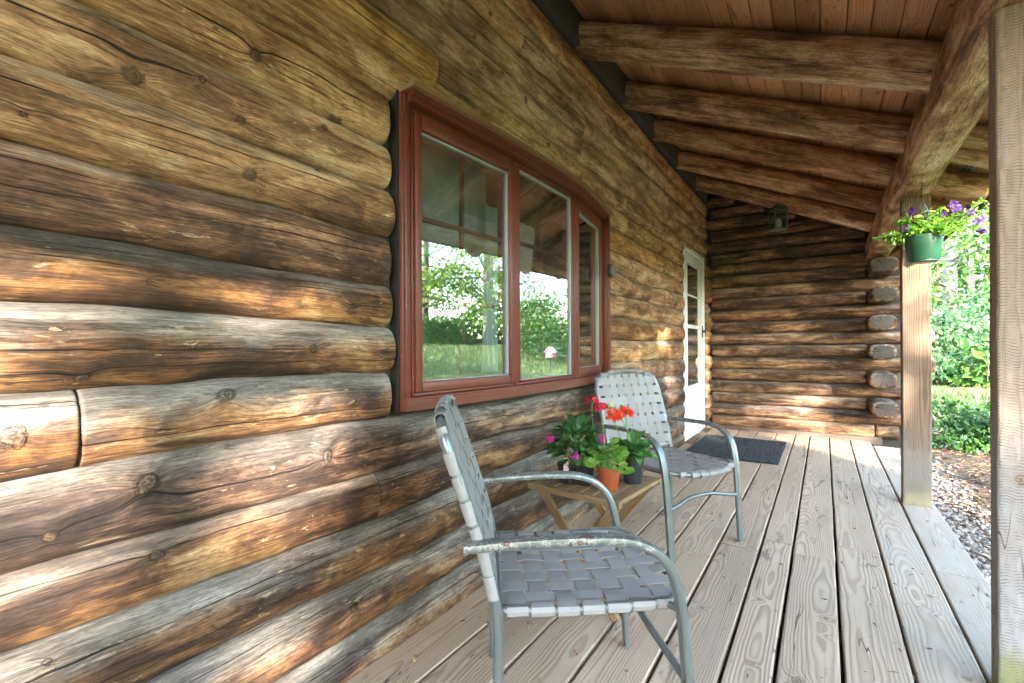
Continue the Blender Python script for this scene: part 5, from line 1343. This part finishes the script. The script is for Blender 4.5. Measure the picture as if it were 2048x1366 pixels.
# bird house on a pole in the lawn (seen in the window)
bh = tag(empty('bird_house', (3.75, 8.35, float(gz(3.75, 8.35)))), 'pink bird house on a thin pole, mirrored in the middle window sash', 'bird house')
pk = simple('pink paint', (.52, .055, .16), .5)
mb = MB(); V = [(-.10, -.09, 1.10), (.10, -.09, 1.10), (.10, -.09, 1.22), (0, -.09, 1.31), (-.10, -.09, 1.22)]; V += [(x, .09, z) for x, y, z in V]
mb.add(V, [np.array([[0, 1, 2, 3, 4], [9, 8, 7, 6, 5]]), np.array([[0, 5, 6, 1], [1, 6, 7, 2], [2, 7, 8, 3], [3, 8, 9, 4], [4, 9, 5, 0]])]); mb.build('house_body', pk, bh, smooth=False)
mb = MB()
for s in (-1, 1):
    a = np.array([[0, -.12, 1.325], [s * .135, -.12, 1.205], [s * .135, .12, 1.205], [0, .12, 1.325]]); b = a + np.array([0, 0, .012]); mb.add(np.vstack([a, b]), [np.array([[0, 1, 2, 3], [7, 6, 5, 4], [0, 4, 5, 1], [1, 5, 6, 2], [2, 6, 7, 3], [3, 7, 4, 0]])])
mb.build('roof', simple('pale pink roof', (.66, .42, .47), .6), bh, smooth=False)
mb = MB(); tube(mb, [(0, 0, -.1), (0, 0, 1.10)], .012, 8); mb.build('pole', M['blackmetal'], bh); bh.scale = (.8, .8, .94)
# far woods
r = np.random.default_rng(99); mb = MB(); N = 14000
a = r.uniform(math.radians(-14), math.radians(24), N); d = r.uniform(36, 50, N); x = np.sin(a) * d; y = np.cos(a) * d; z = gz(x, y) + 11 * r.random(N) ** 1.3
D = r.normal(0, 1, (N, 3)); leaves(mb, np.stack([x, y, z], -1), D, np.broadcast_to([0, 0, .4], (N, 3)), r.uniform(.45, .9, N), DIA, r.random(N), .6, r)
N2 = 9000; a = r.uniform(math.radians(24), math.radians(85), N2); d = r.uniform(36, 46, N2); x = np.sin(a) * d; y = np.cos(a) * d; z = gz(x, y) + (3.2 + 2.5 * vn(a * 14, 0, 0, 9)) * r.random(N2)
D = r.normal(0, 1, (N2, 3)); leaves(mb, np.stack([x, y, z], -1), D, np.broadcast_to([0, 0, .4], (N2, 3)), r.uniform(.4, .8, N2), DIA, r.random(N2), .6, r)
N2 = 9000; a = r.uniform(math.radians(85), math.radians(185), N2); d = r.uniform(30, 36, N2); x = np.sin(a) * d; y = np.cos(a) * d; z = gz(x, y) + 4.3 * r.random(N2)  # unseen strip on the sun side, added to dim the horizon glow
D = r.normal(0, 1, (N2, 3)); leaves(mb, np.stack([x, y, z], -1), D, np.broadcast_to([0, 0, .4], (N2, 3)), r.uniform(.5, .95, N2), DIA, r.random(N2), .6, r)
tag(mb.build('woodland', M['leaf_wood']), kind='stuff')

# ================================================================= UNSEEN TREES TOWARDS THE SUN (crowns cut open to dapple the porch)
def shade_filter(gap_fn):
    def f(ml, root):
        o = np.array(root.location)
        S = np.array(sd); 
        for i in range(len(ml.V)):
            V = ml.V[i]; k = 4; C = V.reshape(-1, k, 3).mean(1) + o
            t = C[:, 0] / S[0]; hit = C - S * t[:, None]       # where the leaf's shadow meets the log wall plane
            keep = ~gap_fn(hit[:, 1], hit[:, 2], C)
            idx = np.repeat(keep, k); ml.V[i] = V[idx]
            at, nn = ml.A[i]; at = {kk: (v[idx] if isinstance(v, np.ndarray) and len(v) == nn else v) for kk, v in at.items()}
            n2 = int(idx.sum()); ml.A[i] = (at, n2)
        ml.F = []; ml.M = []; off = 0
        for i in range(len(ml.V)):
            m = len(ml.V[i]) // 4; base = off + np.arange(m)[:, None, None] * 4
            ml.F.append((np.array([[0, 1, 2], [0, 2, 3]])[None] + base).reshape(-1, 3)); ml.M.append(np.zeros(m * 2, int)); off += len(ml.V[i])
        ml.n = off
    return f
GSUN = 'unseen maples thinned to dapple the porch'
PATCH = [(.21, 1.29, .10, .09), (.21, 1.17, .14, .05), (.60, 1.19, .17, .06), (.25, .755, .24, .055), (.48, .57, .26, .055), (.70, .575, .10, .05), (.80, .67, .05, .05), (.68, .18, .07, .035), 
         (.0, .45, .15, .07), (-.1, .95, .2, .07)]
def gaps(yh, zh, C):
    w = .30 * vn(yh * 6, zh * 9, 0, 77) + .2 * vn(yh * 15, zh * 20, 0, 78)
    g = np.zeros(len(yh), bool)
    for (a, b, ra, rb) in PATCH: g |= ((yh - a) / (ra + .13)) ** 2 + ((zh - b) / (rb + .12)) ** 2 + w < 1
    gp = g.copy()
    g |= (yh > 3.45) & (yh < 5.05) & (zh > .42 + .3 * w) & (zh < 1.25) & (vn(yh * 2.6, zh * 3.4, 5, 79) > -.06)        # chair and wall by the door
    g |= (yh > 3.7) & (yh < 4.12) & (zh > -.12) & (vn(yh * 3, zh * 4, 8, 80) > -.12)                 # near post
    g |= (yh > 5.55) & (yh < 6.15) & (zh > -.2) & (zh < 1.35) & (vn(yh * 3, zh * 3.1, 9, 81) > -.12)  # far post, door
    g |= (yh > 5.25) & (yh < 6.0) & (zh > .7) & (zh < 1.6)                           # hanging basket
    g |= (yh > 6.6) & (yh < 8.8) & (zh > -.62) & (zh < .10 + .25 * w) & (vn(yh * 2.3, zh * 5, 4, 82) > -.15)  # wing wall
    g |= (zh < -.25) & (vn(yh * 2.2, zh * 6, 2, 83) > .52)
    g |= (zh < -1.0 + .2 * w)      # open lawn before the porch
    thin = (vn(C[:, 0] * 31, C[:, 1] * 31, C[:, 2] * 31, 84) > .50) & (zh > -.9)     # some leaves hang in the gaps too
    return (gp & (vn(C[:, 0] * 31, C[:, 1] * 31, C[:, 2] * 31, 86) < .36)) | (g & ~thin)
ST = [(7.6, -8.6, 7.0, 71), (8.4, -8.0, 7.2, 72), (9.4, -8.2, 7.8, 73), (9.6, -6.6, 7.6, 74), (10.6, -6.2, 8.0, 75), (11.2, -5.2, 8.2, 76), (7.8, -10.2, 7.0, 77), (9.8, -10.4, 7.6, 78), (10.6, -10.0, 7.8, 79), (11.0, -9.2, 8.0, 70)]
for (x, y, h, s) in ST:
    tree('unseen maple towards the sun, crown thinned to dapple the porch', (x, y), h, .13, (2.0, .8), 9000, .155, M['leaf_maple'], s, GSUN, clumps=34, bare=.22, filt=shade_filter(gaps))
GL = 'unseen lawn trees added to throw shadows over the grass'
for (x, y, h, q) in [(19.5, -3.0, 9, 91), (27.0, 2.5, 10, 92)]:  # out of view, added only for their shadows on the lawn
    tree('unseen broad tree added out on the lawn to shade the grass', (x, y), h, .2, (2.8, 1.2), 2400, .26, M['leaf_wood'], q, GL, clumps=18, bare=.3)
